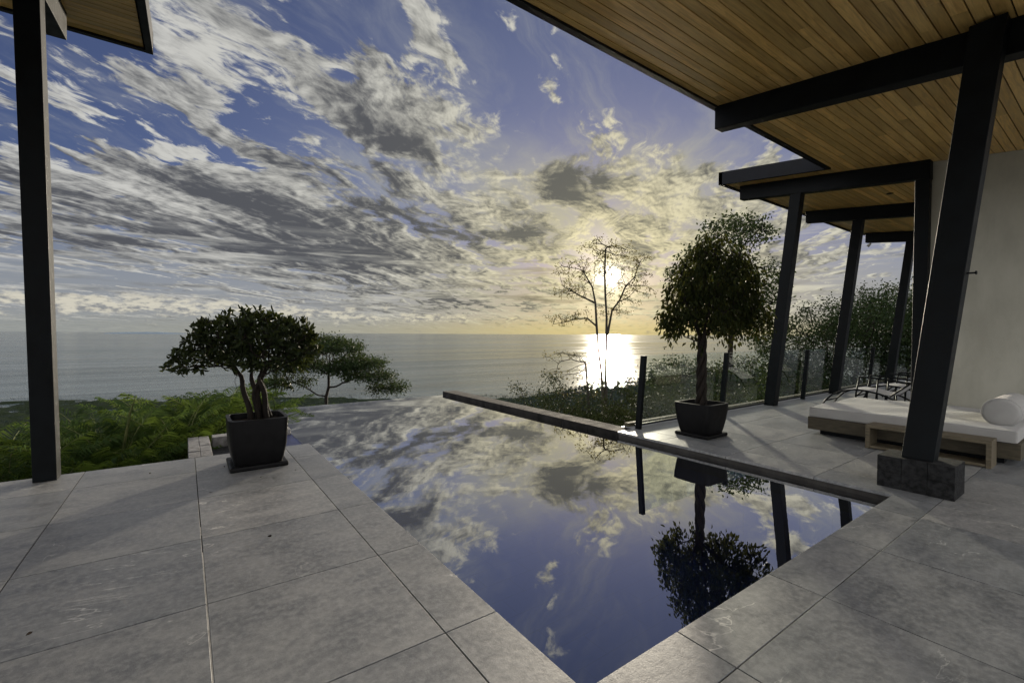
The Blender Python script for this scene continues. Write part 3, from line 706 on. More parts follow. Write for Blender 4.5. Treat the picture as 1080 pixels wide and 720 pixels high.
def branch_mesh(name, nodes, parents, rad, sides=6):
    """each node carries a ring; rings join parent to child"""
    n = len(nodes); dirs = np.zeros((n, 3))
    for i in range(n):
        if parents[i] >= 0: dirs[i] = nodes[i]-nodes[parents[i]]
    for i in range(n):
        if parents[i] < 0:
            ch = np.where(np.array(parents) == i)[0]; dirs[i] = (nodes[ch[0]]-nodes[i]) if len(ch) else (0, 0, 1)
    dirs /= np.maximum(np.linalg.norm(dirs, axis=1, keepdims=True), 1e-6)
    V = []; F = []
    a = np.linspace(0, 2*np.pi, sides, endpoint=False); ca_, sa_ = np.cos(a)[:, None], np.sin(a)[:, None]
    for i in range(n):
        p_ = parents[i]
        if p_ < 0: continue
        dv = dirs[i]; ref = np.array([0.21, 0.93, 0.3]) if abs(dv[1]) < 0.9 else np.array([1., 0, 0])
        u_ = np.cross(dv, ref); u_ /= np.linalg.norm(u_); w_ = np.cross(dv, u_)
        rp = min(rad[p_], rad[i]*1.35); o_ = len(V)
        V.extend(nodes[p_] - dv*rp*0.25 + (ca_*u_+sa_*w_)*rp); V.extend(nodes[i] + dv*rad[i]*0.1 + (ca_*u_+sa_*w_)*rad[i])
        for j in range(sides): F.append((o_+j, o_+(j+1) % sides, o_+sides+(j+1) % sides, o_+sides+j))
    return mesh_np(name, np.array(V), np.array(F))
def ellip(n, c, r, rs, shell=0.0):
    v = rs.normal(size=(n, 3)); v /= np.linalg.norm(v, axis=1, keepdims=True); q = rs.random(n)**(1/3)
    q = shell + (1-shell)*q; return np.array(c) + v*q[:, None]*np.array(r)
def tips_leaves(nodes, parents, rad, kids, thr, per, spread, rs, droop=0.0, out=0.6):
    idx = np.where(rad < thr)[0]; idx = np.repeat(idx, per)
    pp = np.array(parents)[idx]; dv = nodes[idx]-nodes[np.maximum(pp, 0)]; dv /= np.maximum(np.linalg.norm(dv, axis=1, keepdims=True), 1e-6)
    pos = nodes[idx] + rs.normal(size=(len(idx), 3))*spread
    dd = dv*out + rs.normal(size=(len(idx), 3))*0.6 + np.array([0, 0, -droop]); return pos, dd
def tree(name, base, label, cat='tree', group=None, attr=None, trunk=None, step=0.3, kill=0.4, iters=80, tip=0.012, maxr=None, per=6,
         leaf=(0.16, 0.07), thr=None, spread=0.12, droop=0.1, lm=M_LEAF_TREE, bm_=M_BARK, seed=1, bias=(0, 0, 0.05), small=True, infl=1e9, expo=2.3, jit=0.12, thin=1.0, stout=0.0):
    """base: world xyz; attr and trunk in local coordinates"""
    rs = np.random.default_rng(seed)
    root = empty(name, tuple(base), label, cat, group)
    nodes = []; par = []
    for poly in trunk:
        s0 = len(nodes); start = poly[0]
        pi = -1
        if isinstance(start, int): pi = start; pts = poly[1:]
        else: pts = poly
        for q in pts: nodes.append(q); par.append(pi); pi = len(nodes)-1
    nodes, par = colonize(attr, nodes, par, step, kill, iters, rs, bias, jit, infl)
    rad, kids = radii(par, tip, expo, maxr)
    if stout:
        nq = sum(len(t_) for t_ in trunk if not isinstance(t_[0], int)); H_ = max(nodes[q][2] for q in range(nq))
        for q in range(nq): rad[q] = max(rad[q], stout*(1-0.82*nodes[q][2]/H_))
    o = link('trunk', branch_mesh('trunk', nodes, par, rad), bm_, root, smooth=True)
    thr = thr or tip*1.6
    pos, dv = tips_leaves(nodes, par, rad, kids, thr, per, spread, rs, droop)
    if thin < 1.0:
        k = rs.random(len(pos)) < thin; pos, dv = pos[k], dv[k]
    L = leaf[0]*rs.uniform(0.7, 1.25, len(pos)); me = leaf_mesh('crown', pos, dv, L, L*leaf[1]/leaf[0], rs, small)
    link('crown', me, lm, root)
    return root, nodes, par, rad

# ------------------------------------------------------------------ potted trees
def pot(root, hw, hgt, base, m_=M_POT):
    """square planter with bulging sides, open rim and soil"""
    prof = [(base, 0.03), (base*1.09, 0.10), (base*1.20, hgt*0.45), (hw*0.985, hgt*0.80), (hw, hgt), (hw-0.035, hgt+0.002), (hw-0.045, hgt-0.09), (0.01, hgt-0.09)]
    n = 40; V = []; F = []
    for w_, z_ in prof:
        for j in range(n):
            a = 2*math.pi*(j+0.5)/n; c_, s_ = math.cos(a), math.sin(a); e = 0.24
            V.append((w_*math.copysign(abs(c_)**e, c_)*0.995, w_*math.copysign(abs(s_)**e, s_)*0.995, z_))
    for i in range(len(prof)-1):
        for j in range(n): F.append((i*n+j, i*n+(j+1) % n, (i+1)*n+(j+1) % n, (i+1)*n+j))
    F.append(tuple(range(n))[::-1])
    mb = MB().poly(V, F); o = mb.build('pot', m_, root); 
    for p_ in o.data.polygons: p_.use_smooth = True
    o.data.set_sharp_from_angle(angle=R(40)) if hasattr(o.data, 'set_sharp_from_angle') else None
    s_ = base*1.22
    MB().box(-s_, s_, -s_, s_, 0.0, 0.05).build('saucer', m_, root, bevel=0.015)
    so = MB(); so.box(-hw+0.05, hw-0.05, -hw+0.05, hw-0.05, hgt-0.085, hgt-0.06).build('soil', M_SOIL, root)
# left: squat bonsai-like tree with several twisted stems
PA = (0.645, 5.71, 0)
rootA = empty('potted_tree', PA, 'squat broad potted tree in a square black planter beside the left terrace corner', 'potted tree')
pot(rootA, 0.285, 0.53, 0.225)
rs = np.random.default_rng(11)
tr = []
def twist(x0, y0, x1, y1, z1, ph, amp=0.02, k=9):
    out = []
    for i in range(k):
        t_ = i/(k-1); out.append((x0+(x1-x0)*t_+amp*math.sin(ph+6*t_)*(0.4+t_), y0+(y1-y0)*t_+amp*math.cos(ph+6*t_), 0.44+(z1-0.44)*t_))
    return out
tr = [twist(-0.05, 0.0, -0.13, 0.02, 0.92, 0, 0.012), twist(0.01, 0.02, 0.02, 0.0, 0.95, 2), twist(0.11, -0.02, 0.03, -0.02, 0.92, 4, 0.015), twist(0.0, -0.05, -0.02, -0.05, 0.90, 1, 0.03), twist(0.15, 0.05, 0.04, 0.04, 0.88, 3, 0.015), twist(0.05, 0.03, -0.03, 0.02, 0.93, 5, 0.012)]
at = np.concatenate([ellip(420, (-0.02, 0, 1.40), (0.62, 0.55, 0.29), rs), ellip(130, (0.0, 0, 1.14), (0.52, 0.46, 0.16), rs), ellip(70, (0.42, 0, 1.22), (0.26, 0.3, 0.20), rs), ellip(110, (-0.40, 0.0, 1.25), (0.36, 0.34, 0.20), rs), ellip(90, (0.32, 0, 1.32), (0.32, 0.34, 0.24), rs), ellip(40, (0.0, 0, 1.62), (0.38, 0.3, 0.09), rs), ellip(40, (-0.66, 0, 1.13), (0.14, 0.2, 0.11), rs)])
nodes, par = colonize(at, sum(tr, []), sum([[-1 if i == 0 else i-1+9*k for i in range(9)] for k in range(6)], []), 0.05, 0.06, 60, rs, (0, 0, 0.02), 0.2)
rad, kids = radii(par, 0.0032, 2.2, 0.052)
# buttressed stems thicken towards the soil
for k in range(6):
    for i in range(9): rad[9*k+i] = max(rad[9*k+i], 0.034-0.010*(i/8)) if k != 3 else 0.013
link('trunk', branch_mesh('trunk', nodes, par, rad, 7), M_BARK, rootA, smooth=True)
idx = np.where((kids == 0) | ((rad < 0.0045) & (rs.random(len(rad)) < 0.35)))[0]
idx = idx[nodes[idx, 2] > 0.93]
pos = np.repeat(nodes[idx], 14, 0) + rs.normal(size=(len(idx)*14, 3))*0.020
base_d = nodes[idx]-nodes[par[idx]]; base_d /= np.linalg.norm(base_d, axis=1, keepdims=True)
dv = np.repeat(base_d, 14, 0)*0.5 + rs.normal(size=pos.shape)*0.62 + (0, 0, 0.08)
L = rs.uniform(0.05, 0.088, len(pos)); link('foliage', leaf_mesh('foliage', pos, dv, L, L*0.42, rs), M_LEAF_GLOSS, rootA)
for x_, y_, z0, z1 in ((0.16, -0.05, 1.05, 0.60), (0.24, -0.02, 1.10, 0.78), (0.29, 0.0, 1.1, 0.83), (0.36, 0.02, 1.08, 0.86), (-0.2, -0.05, 1.05, 0.8), (0.2, 0.1, 1.0, 0.70)):
    MB().tube([(x_+0.012*math.sin(9*t_+x_*30), y_, z0+(z1-z0)*t_) for t_ in np.linspace(0, 1, 8)], 0.0022, 5).build('hanging_root', M_BARK, rootA)
sp = np.array([(0.29+random.uniform(-.05, .09), 0, random.uniform(0.80, 0.90)) for _ in range(22)])
link('low_sprig', leaf_mesh('low_sprig', sp, rs.normal(size=sp.shape)*0.6+(0, 0, -0.4), 0.06, 0.028, rs), M_LEAF_GLOSS, rootA)

# right: weeping fig with braided stems
PB = (6.09, 3.73, 0)
rootB = empty('potted_tree', PB, 'tall weeping potted tree with braided trunk on the right deck by the glass', 'potted tree')
pot(rootB, 0.285, 0.475, 0.215)
rs = np.random.default_rng(23)
stems = []
for k in range(4):
    st = []
    for i in range(16):
        t_ = i/15; a = k*math.pi/2 + t_*7.5; rr_ = 0.050 - 0.010*t_; st.append((rr_*math.cos(a), rr_*math.sin(a), 0.38+t_*1.05))
    stems.append(st)
CB = np.array((0.08, -0.06, 0.0))
def okB(q): return q
at = np.concatenate([ellip(520, CB+(0.03, -0.02, 2.18), (0.66, 0.66, 0.66), rs), ellip(220, CB+(0.06, -0.05, 1.78), (0.80, 0.80, 0.38), rs), ellip(120, CB+(-0.28, 0.2, 1.72), (0.40, 0.40, 0.34), rs), ellip(60, CB+(0.05, 0, 2.76), (0.30, 0.30, 0.24), rs)])
nodes, par = colonize(at, sum(stems, []), sum([[-1 if i == 0 else i-1+16*k for i in range(16)] for k in range(4)], []), 0.075, 0.10, 60, rs, (0, 0, 0.03), 0.15)
rad, kids = radii(par, 0.0035, 2.3, 0.05)
for k in range(4):
    for i in range(16): rad[16*k+i] = 0.033-0.006*i/15
link('trunk', branch_mesh('trunk', nodes, par, rad, 8), M_BARK, rootB, smooth=True)
idx = np.where(rad < 0.007)[0]; idx = idx[nodes[idx, 2] > 1.25]
per = 12; base = np.repeat(nodes[idx], per, 0)
fall = rs.random(len(base))*0.16
pos = base + rs.normal(size=base.shape)*0.045 - np.stack([0*fall, 0*fall, fall], 1)
rad_out = pos-np.array((0.1, -0.08, 0)); rad_out[:, 2] = 0
dv = rad_out*0.5 + rs.normal(size=pos.shape)*0.35 + (0, 0, -0.95)
L = rs.uniform(0.055, 0.085, len(pos)); link('foliage', leaf_mesh('foliage', pos, dv, L, L*0.46, rs), M_LEAF_FICUS, rootB)

# ------------------------------------------------------------------ trees beyond the terrace
def pol(azd, r, zofs=0.0):
    X, Y = r*math.sin(R(azd)), r*math.cos(R(azd)); return np.array((X, Y, float(ground_h(X, Y))+zofs))
def loc_axes(azd): a = R(azd); return np.array((math.cos(a), -math.sin(a), 0)), np.array((math.sin(a), math.cos(a), 0))   # sideways, away
def L3(azd, lst):
    s_, f_ = loc_axes(azd); return [tuple(s_*q[0] + f_*q[1] + np.array((0, 0, q[2]))) for q in lst]
# thin half-bare pair of stems against the sun
zz = lambda w_: w_-g0
def E3(n, lx, lz, rx, rz, ry=0.9): return ellip(n, sv_*lx + np.array((0, 0, zz(lz))), (rx*abs(sv_[0])+ry*abs(sv_[1]), rx*abs(sv_[1])+ry*abs(sv_[0]), rz), rs)
azT, rT, kT = 47.2, 50.0, 2.5; bT = pol(azT, rT); g0 = bT[2]
zk = lambda w_: 1.45+(w_-1.45)*kT-g0
rs = np.random.default_rng(31)
sv_, fv_ = loc_axes(azT)
def EK(n, lx, lz, rx, rz, ry=0.9, k=kT): return ellip(n, sv_*lx*k + np.array((0, 0, zk(lz))), ((rx*abs(sv_[0])+ry*abs(sv_[1]))*k, (rx*abs(sv_[1])+ry*abs(sv_[0]))*k, rz*k), rs)
def LK(azd, lst, k=kT): return L3(azd, [(q[0]*k, q[1]*k, zk(q[2]) if q[2] is not None else 0) for q in lst])
tk1 = LK(azT, [(0.05, 0, None), (0.02, 0, -2.0), (0.0, 0, -1.2), (-0.08, 0, -0.2), (-0.22, 0, 0.8), (-0.30, 0, 1.8), (-0.36, 0, 2.8), (-0.50, 0.1, 3.5), (-0.9, 0.2, 4.2)])
tk2 = LK(azT, [(0.06, 0.1, None), (0.10, 0.1, -2.0), (0.12, 0.1, -1.2), (0.10, 0.1, 0), (0.12, 0.1, 1.2), (0.12, 0.1, 2.2), (0.06, 0.1, 3.1), (0.02, 0.1, 4.1), (0.05, 0.1, 5.1)])
br1 = LK(azT, [(0.35, 0.1, 2.5), (0.65, 0.2, 2.9), (0.9, 0.3, 3.5)]); br2 = LK(azT, [(-0.7, 0, 2.15), (-1.2, 0.1, 2.12), (-1.8, 0.1, 1.95), (-2.2, 0.2, 1.9)])
at = np.concatenate([EK(120, -0.9, 4.1, 1.1, 0.7), EK(90, 0.0, 5.1, 0.8, 0.55), EK(80, 0.8, 4.7, 0.85, 0.5), EK(110, 1.1, 3.5, 0.75, 0.85), EK(80, -1.3, 3.3, 0.6, 0.35), EK(60, -1.6, 2.1, 0.75, 0.28), EK(40, 0.0, 2.4, 1.0, 0.3)])
tree('thin_tree', bT, 'tall thin tree with two bare stems standing against the setting sun', 'tree', None, at, [tk1, tk2, [9+4]+br1, [5]+br2, [6]+LK(azT, [(-0.75, 0.1, 3.0), (-1.15, 0.1, 3.2)])], 0.28, 0.30, 70, 0.017, 0.24, 6, (0.20, 0.11), 0.021, 0.16, 0.1, M_LEAF_DRY, M_BARKG, 31, (0, 0, 0.16), True, jit=0.10, thin=0.75, stout=0.24)
# bare young tree in front of it
azU, rU = 45.2, 18.0; bU = pol(azU, rU); g0 = bU[2]; sv_, fv_ = loc_axes(azU); rs = np.random.default_rng(33)
tk = L3(azU, [(0.1, 0, 0), (0.12, 0, zz(-2)), (0.05, 0, zz(-0.8)), (-0.05, 0, zz(0.3))])
at = np.concatenate([E3(55, -0.7, -0.1, 0.7, 0.25), E3(60, 0.2, 0.4, 0.9, 0.35), E3(44, -0.9, 0.65, 0.6, 0.2), E3(40, 0.5, -0.1, 0.5, 0.4), E3(30, -0.4, -0.9, 0.7, 0.2)])
tree('bare_sapling', bU, 'small bare sapling with spreading twigs over the glitter of the sun', 'tree', None, at, [tk], 0.10, 0.12, 60, 0.0055, 0.05, 3, (0.07, 0.04), 0.0068, 0.06, 0.1, M_LEAF_DRY, M_BARKG, 33, (0, 0, 0.1), True, jit=0.10, thin=0.5, stout=0.07)
# umbrella-crowned tree left of centre
azV, rV = 14.0, 31.0; bV = pol(azV, rV); g0 = bV[2]; sv_, fv_ = loc_axes(azV); rs = np.random.default_rng(35)
tk = L3(azV, [(-0.2, 0, 0), (-0.25, 0, zz(-3.6)), (-0.25, 0, zz(-2.6)), (-0.1, 0, zz(-2.0))])
at = np.concatenate([E3(300, -0.3, 0.5, 2.0, 0.38, 2.0), E3(260, -1.7, -0.6, 1.9, 0.25, 1.8), E3(150, -2.5, -1.6, 1.4, 0.22, 1.4), E3(280, 1.6, -0.5, 1.6, 0.36, 1.7), E3(220, 2.3, -1.35, 1.5, 0.25, 1.5), E3(120, 3.5, -2.2, 1.2, 0.18, 1.2), E3(90, 0.4, -1.0, 1.2, 0.2, 1.5), E3(80, 0.1, 0.95, 0.9, 0.2, 1.0)])
tree('umbrella_tree', bV, 'flat layered umbrella tree behind the left potted tree against the sea', 'tree', None, at, [tk], 0.22, 0.26, 80, 0.009, 0.16, 32, (0.14, 0.075), 0.0145, 0.18, 0.0, M_LEAF_TREE, M_BARK, 35, (0, 0, 0.02), True, jit=0.15)
# big tree behind the weeping fig
azW, rW, kW = 61.0, 43.0, 3.0; bW = pol(azW, rW); g0 = bW[2]; sv_, fv_ = loc_axes(azW); rs = np.random.default_rng(37)
zk = lambda w_: 1.45+(w_-1.45)*kW-g0
tk = LK(azW, [(0.1, 0, None), (0.15, 0, -0.6), (0.1, 0, 0.5), (0.15, 0, 1.9), (0.1, 0, 3.2)], kW)
at = np.concatenate([EK(*q, k=kW) for q in ((330, -0.35, 3.3, 1.05, 0.7), (210, 0.2, 4.3, 0.62, 0.55), (300, 0.0, 2.3, 1.0, 0.8, 0.9), (170, 0.95, 2.8, 0.35, 0.8, 0.5), (120, 1.0, 1.6, 0.45, 0.7, 0.5), (240, 0.7, 0.2, 0.9, 0.7, 0.9), (260, -0.8, 0.1, 1.0, 0.7, 1.2), (280, 0.2, -0.8, 1.7, 0.7, 1.3))])
tree('leafy_tree', bW, 'tall leafy green tree rising behind the weeping potted tree', 'tree', None, at, [tk], 0.38, 0.50, 90, 0.018, 0.38, 16, (0.27, 0.15), 0.028, 0.33, 0.15, M_LEAF_TREE, M_BARK, 37, (0, 0, 0.03), True)
# trees seen between the leaning columns
for i, (a_, r_, top, hw_, lab) in enumerate(((68.5, 26, 0.6, 2.0, 'low spreading tree past the glass between the first two leaning columns'),
        (72.5, 27, 3.2, 3.2, 'rounded tree past the glass behind the middle leaning column'),
        (77.5, 30, 4.2, 3.4, 'tallest of the rounded trees past the glass near the end of the plaster wall'),
        (83.5, 27, 3.4, 3.4, 'rounded tree past the glass hidden behind the big near column'))):
    b_ = pol(a_, r_); g0 = b_[2]; sv_, fv_ = loc_axes(a_); rs = np.random.default_rng(50+i); h_ = top+1.5
    tk = L3(a_, [(0, 0, 0), (0.1, 0, zz(-3.5)), (0.0, 0, zz(-1.8))])
    at = np.concatenate([E3(260, 0, top-1.2, hw_*0.75, 1.2, hw_*0.7), E3(220, -hw_*0.4, top-2.4, hw_*0.75, 1.1, hw_*0.6), E3(220, hw_*0.4, top-2.6, hw_*0.75, 1.2, hw_*0.6), E3(180, 0, top-4.2, hw_, 1.2, hw_*0.7)])
    tree('rounded_tree', b_, lab, 'tree', 'trees past the glass railing', at, [tk], 0.24, 0.30, 80, 0.009, 0.15, 34, (0.12, 0.07), 0.0145, 0.22, 0.05, M_LEAF_TREE, M_BARK, 50+i, (0, 0, 0.03), True)
# bushes and small trees on the slope right of the pool
bl = [(40.5, 17, -0.9, 1.6, 'sprawling olive bush with long sprigs above the stone pool wall'), (43.5, 19, -0.5, 1.6, 'dense olive bush left of the two bare stems'),
      (47.5, 16, -0.9, 1.7, 'dense bush at the foot of the two bare stems'), (51.0, 18, -0.5, 1.8, 'bush right of the bare stems beside the first railing post'),
      (54.5, 16, -0.6, 1.7, 'bush behind the glass left of the weeping potted tree'), (37.5, 24, -2.6, 1.7, 'low bush at the far tip of the stone pool wall'),
      (57.5, 21, -0.4, 2.2, 'broad bush behind the leafy tree'), (50.0, 12.5, -1.6, 1.4, 'small dark bush just under the terrace edge'), (44.5, 13.0, -1.7, 1.4, 'small dark bush just past the stone pool wall')]
for i, (a_, r_, top, hw_, lab) in enumerate(bl):
    b_ = pol(a_, r_); g0 = b_[2]; sv_, fv_ = loc_axes(a_); rs = np.random.default_rng(80+i)
    hgt = top-g0
    tk = L3(a_, [(0, 0, 0), (0.05, 0, hgt*0.25)])
    at = np.concatenate([E3(90, 0, g0+hgt*0.62, hw_*0.9, hgt*0.33, hw_*0.8), E3(60, -hw_*0.5, g0+hgt*0.5, hw_*0.7, hgt*0.3, hw_*0.6), E3(60, hw_*0.5, g0+hgt*0.45, hw_*0.7, hgt*0.3, hw_*0.6),
                         np.array([sv_*rs.uniform(-hw_, hw_) + fv_*rs.uniform(-.5, .5) + (0, 0, hgt*rs.uniform(0.95, 1.15)) for _ in range(7)])])
    tree('bush', b_, lab, 'bush', 'bushes on the slope beside the pool', at, [tk], 0.17, 0.22, 60, 0.006, 0.07, 26, (0.080, 0.048), 0.0095, 0.14, 0.0, M_LEAF_BUSH, M_BARK, 80+i, (0, 0, 0.02), True)

# ------------------------------------------------------------------ palms left of the terrace
def frond(rs, L, lean, azr, base, nl=40, ll=0.44, wl=0.013):
    """returns vertices/faces for rachis and leaflets of one arching frond"""
    n = 14; pts = []
    hd = np.array((math.cos(azr), math.sin(azr), 0)); p0 = np.array(base, float); ang_ = lean; q = p0.copy()
    for i in range(n):
        pts.append(q.copy()); ang_ += (1.05/n)*(0.3+1.7*i/n); q = q + (L/n)*(hd*math.sin(ang_) + np.array((0, 0, math.cos(ang_))))
    pts = np.array(pts); side = np.array((-math.sin(azr), math.cos(azr), 0))
    tt = np.linspace(0.24, 0.995, nl); seg = tt*(n-1); i0 = np.minimum(seg.astype(int), n-2); f_ = (seg-i0)[:, None]
    bp = pts[i0]*(1-f_)+pts[i0+1]*f_; tg = pts[i0+1]-pts[i0]; tg /= np.linalg.norm(tg, axis=1, keepdims=True)
    nrm = np.cross(tg, side)
    LL = ll*np.sin(np.pi*np.clip(0.12+0.86*(tt-0.2)/0.8, 0, 1))**0.6 + 0.05
    V = []
    for sgn in (-1, 1):
        dv = tg*0.55 + sgn*side*0.75 - nrm*0.0 + np.array((0, 0, 0.30)) + rs.normal(size=tg.shape)*0.07
        dv /= np.linalg.norm(dv, axis=1, keepdims=True)
        wv = np.cross(dv, np.cross(side*sgn, tg)); wv = tg*0.9
        mid = bp + dv*LL[:, None]*0.5; tipv = bp + dv*LL[:, None] + np.array((0, 0, -1))*LL[:, None]*0.42
        w_ = wl*np.ones(len(tt))[:, None]
        quad = np.stack([bp, mid - wv*w_, tipv, mid + wv*w_], 1); V.append(quad)
    return pts, np.concatenate(V)
def palm(x_, y_, top, label, seed, nf=14, L=2.0, spear=False, group='areca palms along the left terrace edge'):
    rs = np.random.default_rng(seed); g_ = float(ground_h(x_, y_)); root = empty('areca_palm', (x_, y_, g_), label, 'palm', group)
    hgt = top+0.16-g_; rad_ = MB(); Q = []; tone = []
    for k in range(nf):
        azr = k*2.399+rs.uniform(-.3, .3); lean = rs.uniform(0.0, 0.42); Lk = L*rs.uniform(0.6, 1.2)
        b0 = np.array((math.cos(azr)*0.12*rs.random(), math.sin(azr)*0.12*rs.random(), max(0.0, hgt-Lk*0.80)*rs.uniform(0.5, 1.0)))
        pts, qd = frond(rs, Lk, lean, azr, b0); rad_.tube([tuple(b0*(1, 1, 0))] + [tuple(q) for q in pts], [0.016]+[0.012*(1-i/15)+0.002 for i in range(len(pts))], 5); Q.append(qd); tone.append(np.full(len(qd), rs.random()))
    if spear: rad_.tube([(0, 0, 0.2), (0.05, 0, hgt*0.7), (0.14, -0.1, hgt-0.1), (0.20, -0.14, hgt+0.12)], [0.02, 0.02, 0.016, 0.003], 6)
    rad_.build('stems', make_bark('palm_stem', (0.05, 0.07, 0.02), (0.14, 0.15, 0.05)), root)
    Q = np.concatenate(Q); V = Q.reshape(-1, 3); F = np.arange(len(V)).reshape(-1, 4)
    link('fronds', mesh_np('fronds', V, F, np.repeat(np.concatenate(tone)**1.5*0.8+0.2*rs.random(len(Q)), 4)), M_LEAF_PALM, root)
plist = [(-1.75, 8.0, 0.15, 'areca palm at the left end, just past the tall black post'), (-1.25, 7.5, 0.00, 'areca palm directly behind the foot of the tall black post'),
    (-0.75, 8.2, 0.28, 'areca palm with an upright spear leaf right of the tall black post', True), (-0.65, 7.45, -0.10, 'low areca palm touching the terrace edge between post and stone basin'),
    (-0.1, 8.6, 0.42, 'high feathery areca palm in the middle of the palm hedge'), (0.5, 9.8, 0.42, 'areca palm just behind the stone basin'),
    (-0.42, 8.3, 0.0, 'small arching areca palm at the corner of the stone basin'), (0.95, 10.4, 0.25, 'feathery areca palm reaching up behind the left potted tree'),
    (-1.1, 9.6, 0.20, 'far areca palm behind the spear-leaved one'), (-2.2, 9.2, 0.10, 'far areca palm seen left of the tall black post'),
    (-0.3, 10.2, 0.22, 'far areca palm in the back row of the hedge'), (2.55, 12.6, -0.55, 'small bright areca palm tuft beyond the vanishing edge'),
    (1.7, 12.2, -0.45, 'small areca palm tuft right behind the left potted tree'), (-3.0, 8.2, 0.2, 'areca palm outside the left edge of the hedge'),
    (-2.5, 7.4, 0.05, 'low areca palm left of the tall black post against the terrace edge'), (-3.9, 7.8, 0.2, 'outermost areca palm on the left of the hedge')]
for i, q in enumerate(plist): palm(q[0], q[1], q[2], q[3], 200+i, spear=len(q) > 4)

# ------------------------------------------------------------------ undergrowth and far forest (stuff)
def scatter_leaves(name, n, rmin, rmax, a0, a1, size, height, m_, seed, label, cat, test=None, clump=30, cs=0.5, power=1.0):
    rs = np.random.default_rng(seed); nc = n//clump
    A = np.radians(rs.uniform(a0, a1, nc)); Rr = rmin*(rmax/rmin)**(rs.random(nc)**power)
    X = Rr*np.sin(A); Y = Rr*np.cos(A)
    if test is not None: k = test(X, Y); X, Y, Rr = X[k], Y[k], Rr[k]
    Z = ground_h(X, Y); c = np.stack([X, Y, Z+height*0.45], 1); sc = np.clip(Rr/rmin, 1, None)**0.75 if rmax/rmin > 3 else np.ones(len(X))
    c = np.repeat(c, clump, 0); scr = np.repeat(sc, clump); off = rs.normal(size=c.shape)*np.array((cs, cs, height*0.35)); off[:, 2] = np.abs(off[:, 2])
    pos = c + off*scr[:, None]**0.8 ; L = size*scr*rs.uniform(0.6, 1.3, len(pos))
    o = link(name, leaf_mesh(name, pos, rs.normal(size=pos.shape)+(0, 0, 0.3), L, L*0.6, rs, True), m_); tag(o, label, cat, kind='stuff')
out_of_pool = lambda X, Y: (~((X > 0.0) & (X < 6.0) & (Y < 10.6))) & (~((X < 24) & (Y < 5.1))) & (~((X < 1.5) & (Y < 6.7)))
scatter_leaves('undergrowth', 90000, 7.0, 75, -30, 100, 0.11, 0.6, M_LEAF_BUSH, 301, 'tangled green undergrowth covering the slope below the terrace', 'undergrowth', out_of_pool, 30, 0.45)
land = lambda X, Y: ground_h(X, Y) > -148
scatter_leaves('hill_forest', 90000, 80, 640, -25, 100, 0.75, 4.0, M_LEAF_FAR, 302, 'dark forest on the lower hillside above the sea', 'forest', land, 24, 1.6)
scatter_leaves('coastal_forest', 80000, 640, 1420, -22, 60, 1.8, 9.0, M_LEAF_FAR, 303, 'dark coastal forest along the shore of the bay', 'forest', land, 16, 3.5)

# ================================================================== FURNITURE
bed = empty('daybed', (8.4, 1.8, 0), 'wide low daybed with white mattress on a wooden base by the plaster wall', 'daybed')
fr_ = MB().box(7.50, 9.33, 0.76, 2.88, 0.075, 0.255); P_(fr_.build('base', M_TEAKIN, bevel=0.004), bed)
P_(MB().box(7.62, 9.2, 0.9, 2.76, 0.0, 0.074).build('plinth', M_STEEL), bed)
def cushion(name, x0, x1, y0, y1, z0, z1, m_, root, r=0.03):
    bm = bmesh.new(); bmesh.ops.create_cube(bm, size=1.0)
    for v in bm.verts: v.co = Vector(((x0+x1)/2+v.co.x*(x1-x0), (y0+y1)/2+v.co.y*(y1-y0), (z0+z1)/2+v.co.z*(z1-z0)))
    bmesh.ops.bevel(bm, geom=bm.edges[:], offset=r, segments=4, affect='EDGES', profile=0.6)
    bmesh.ops.subdivide_edges(bm, edges=[e for e in bm.edges if e.calc_length() > 0.5], cuts=24, use_grid_fill=True)
    for v in bm.verts:
        if v.co.z > (z0+z1)/2: v.co.z += 0.006*math.sin(v.co.x*7.0+v.co.y*3)+0.004*math.sin(v.co.y*11+v.co.x*5)
    me = bpy.data.meshes.new(name); bm.to_mesh(me); bm.free(); o = link(name, me, m_, smooth=True); return P_(o, root)
cushion('mattress', 7.47, 9.36, 0.78, 2.86, 0.26, 0.405, M_CANVAS, bed)
for zc in (0.272, 0.397):
    MBp = MB().tube([(7.475, 0.80, zc), (7.475, 2.84, zc)], 0.004, 6); P_(MBp.build('piping', M_CANVAS, smooth=True), bed)
    MBp = MB().tube([(7.49, 2.858, zc), (9.34, 2.858, zc)], 0.004, 6); P_(MBp.build('piping', M_CANVAS, smooth=True), bed)
# bolster pillow: cylinder with pillowy ends and a piped seam
bo = MB(); rB = 0.162; pf = [(-0.02, 0.02), (-0.018, 0.08), (-0.005, 0.135), (0.012, 0.165), (0.02, rB), (0.25, rB+0.006), (0.6, rB+0.004), (0.95, rB), (0.965, 0.165), (0.98, 0.13), (0.99, 0.02)]
bo.tube([(a, 0, 0) for a, r_ in pf], [r_ for a, r_ in pf], 36)
o = bo.build('bolster', M_CANVAS, smooth=True); o.location = (7.80, 0.955, 0.405+rB-0.012); tag(o, 'round off-white bolster pillow lying on the near end of the daybed', 'bolster')
pp = [(0.018, (rB+0.004)*math.cos(a), (rB+0.004)*math.sin(a)) for a in np.linspace(0, 2*math.pi, 37)]
MB().tube(pp, 0.006, 6).build('piping', M_CANVAS, o, smooth=True)
st = empty('side_table', (7.3, 1.5, 0), 'low open wooden bench pushed against the front of the daybed', 'bench')
def stp(n_, *a): return P_(MB().box(*a).build(n_, M_TEAK, bevel=0.003), st)
stp('top', 7.16, 7.46, 0.94, 2.08, 0.265, 0.305); stp('side_panel', 7.16, 7.46, 0.94, 0.985, 0.0, 0.264); stp('side_panel', 7.16, 7.46, 2.035, 2.08, 0.0, 0.264)
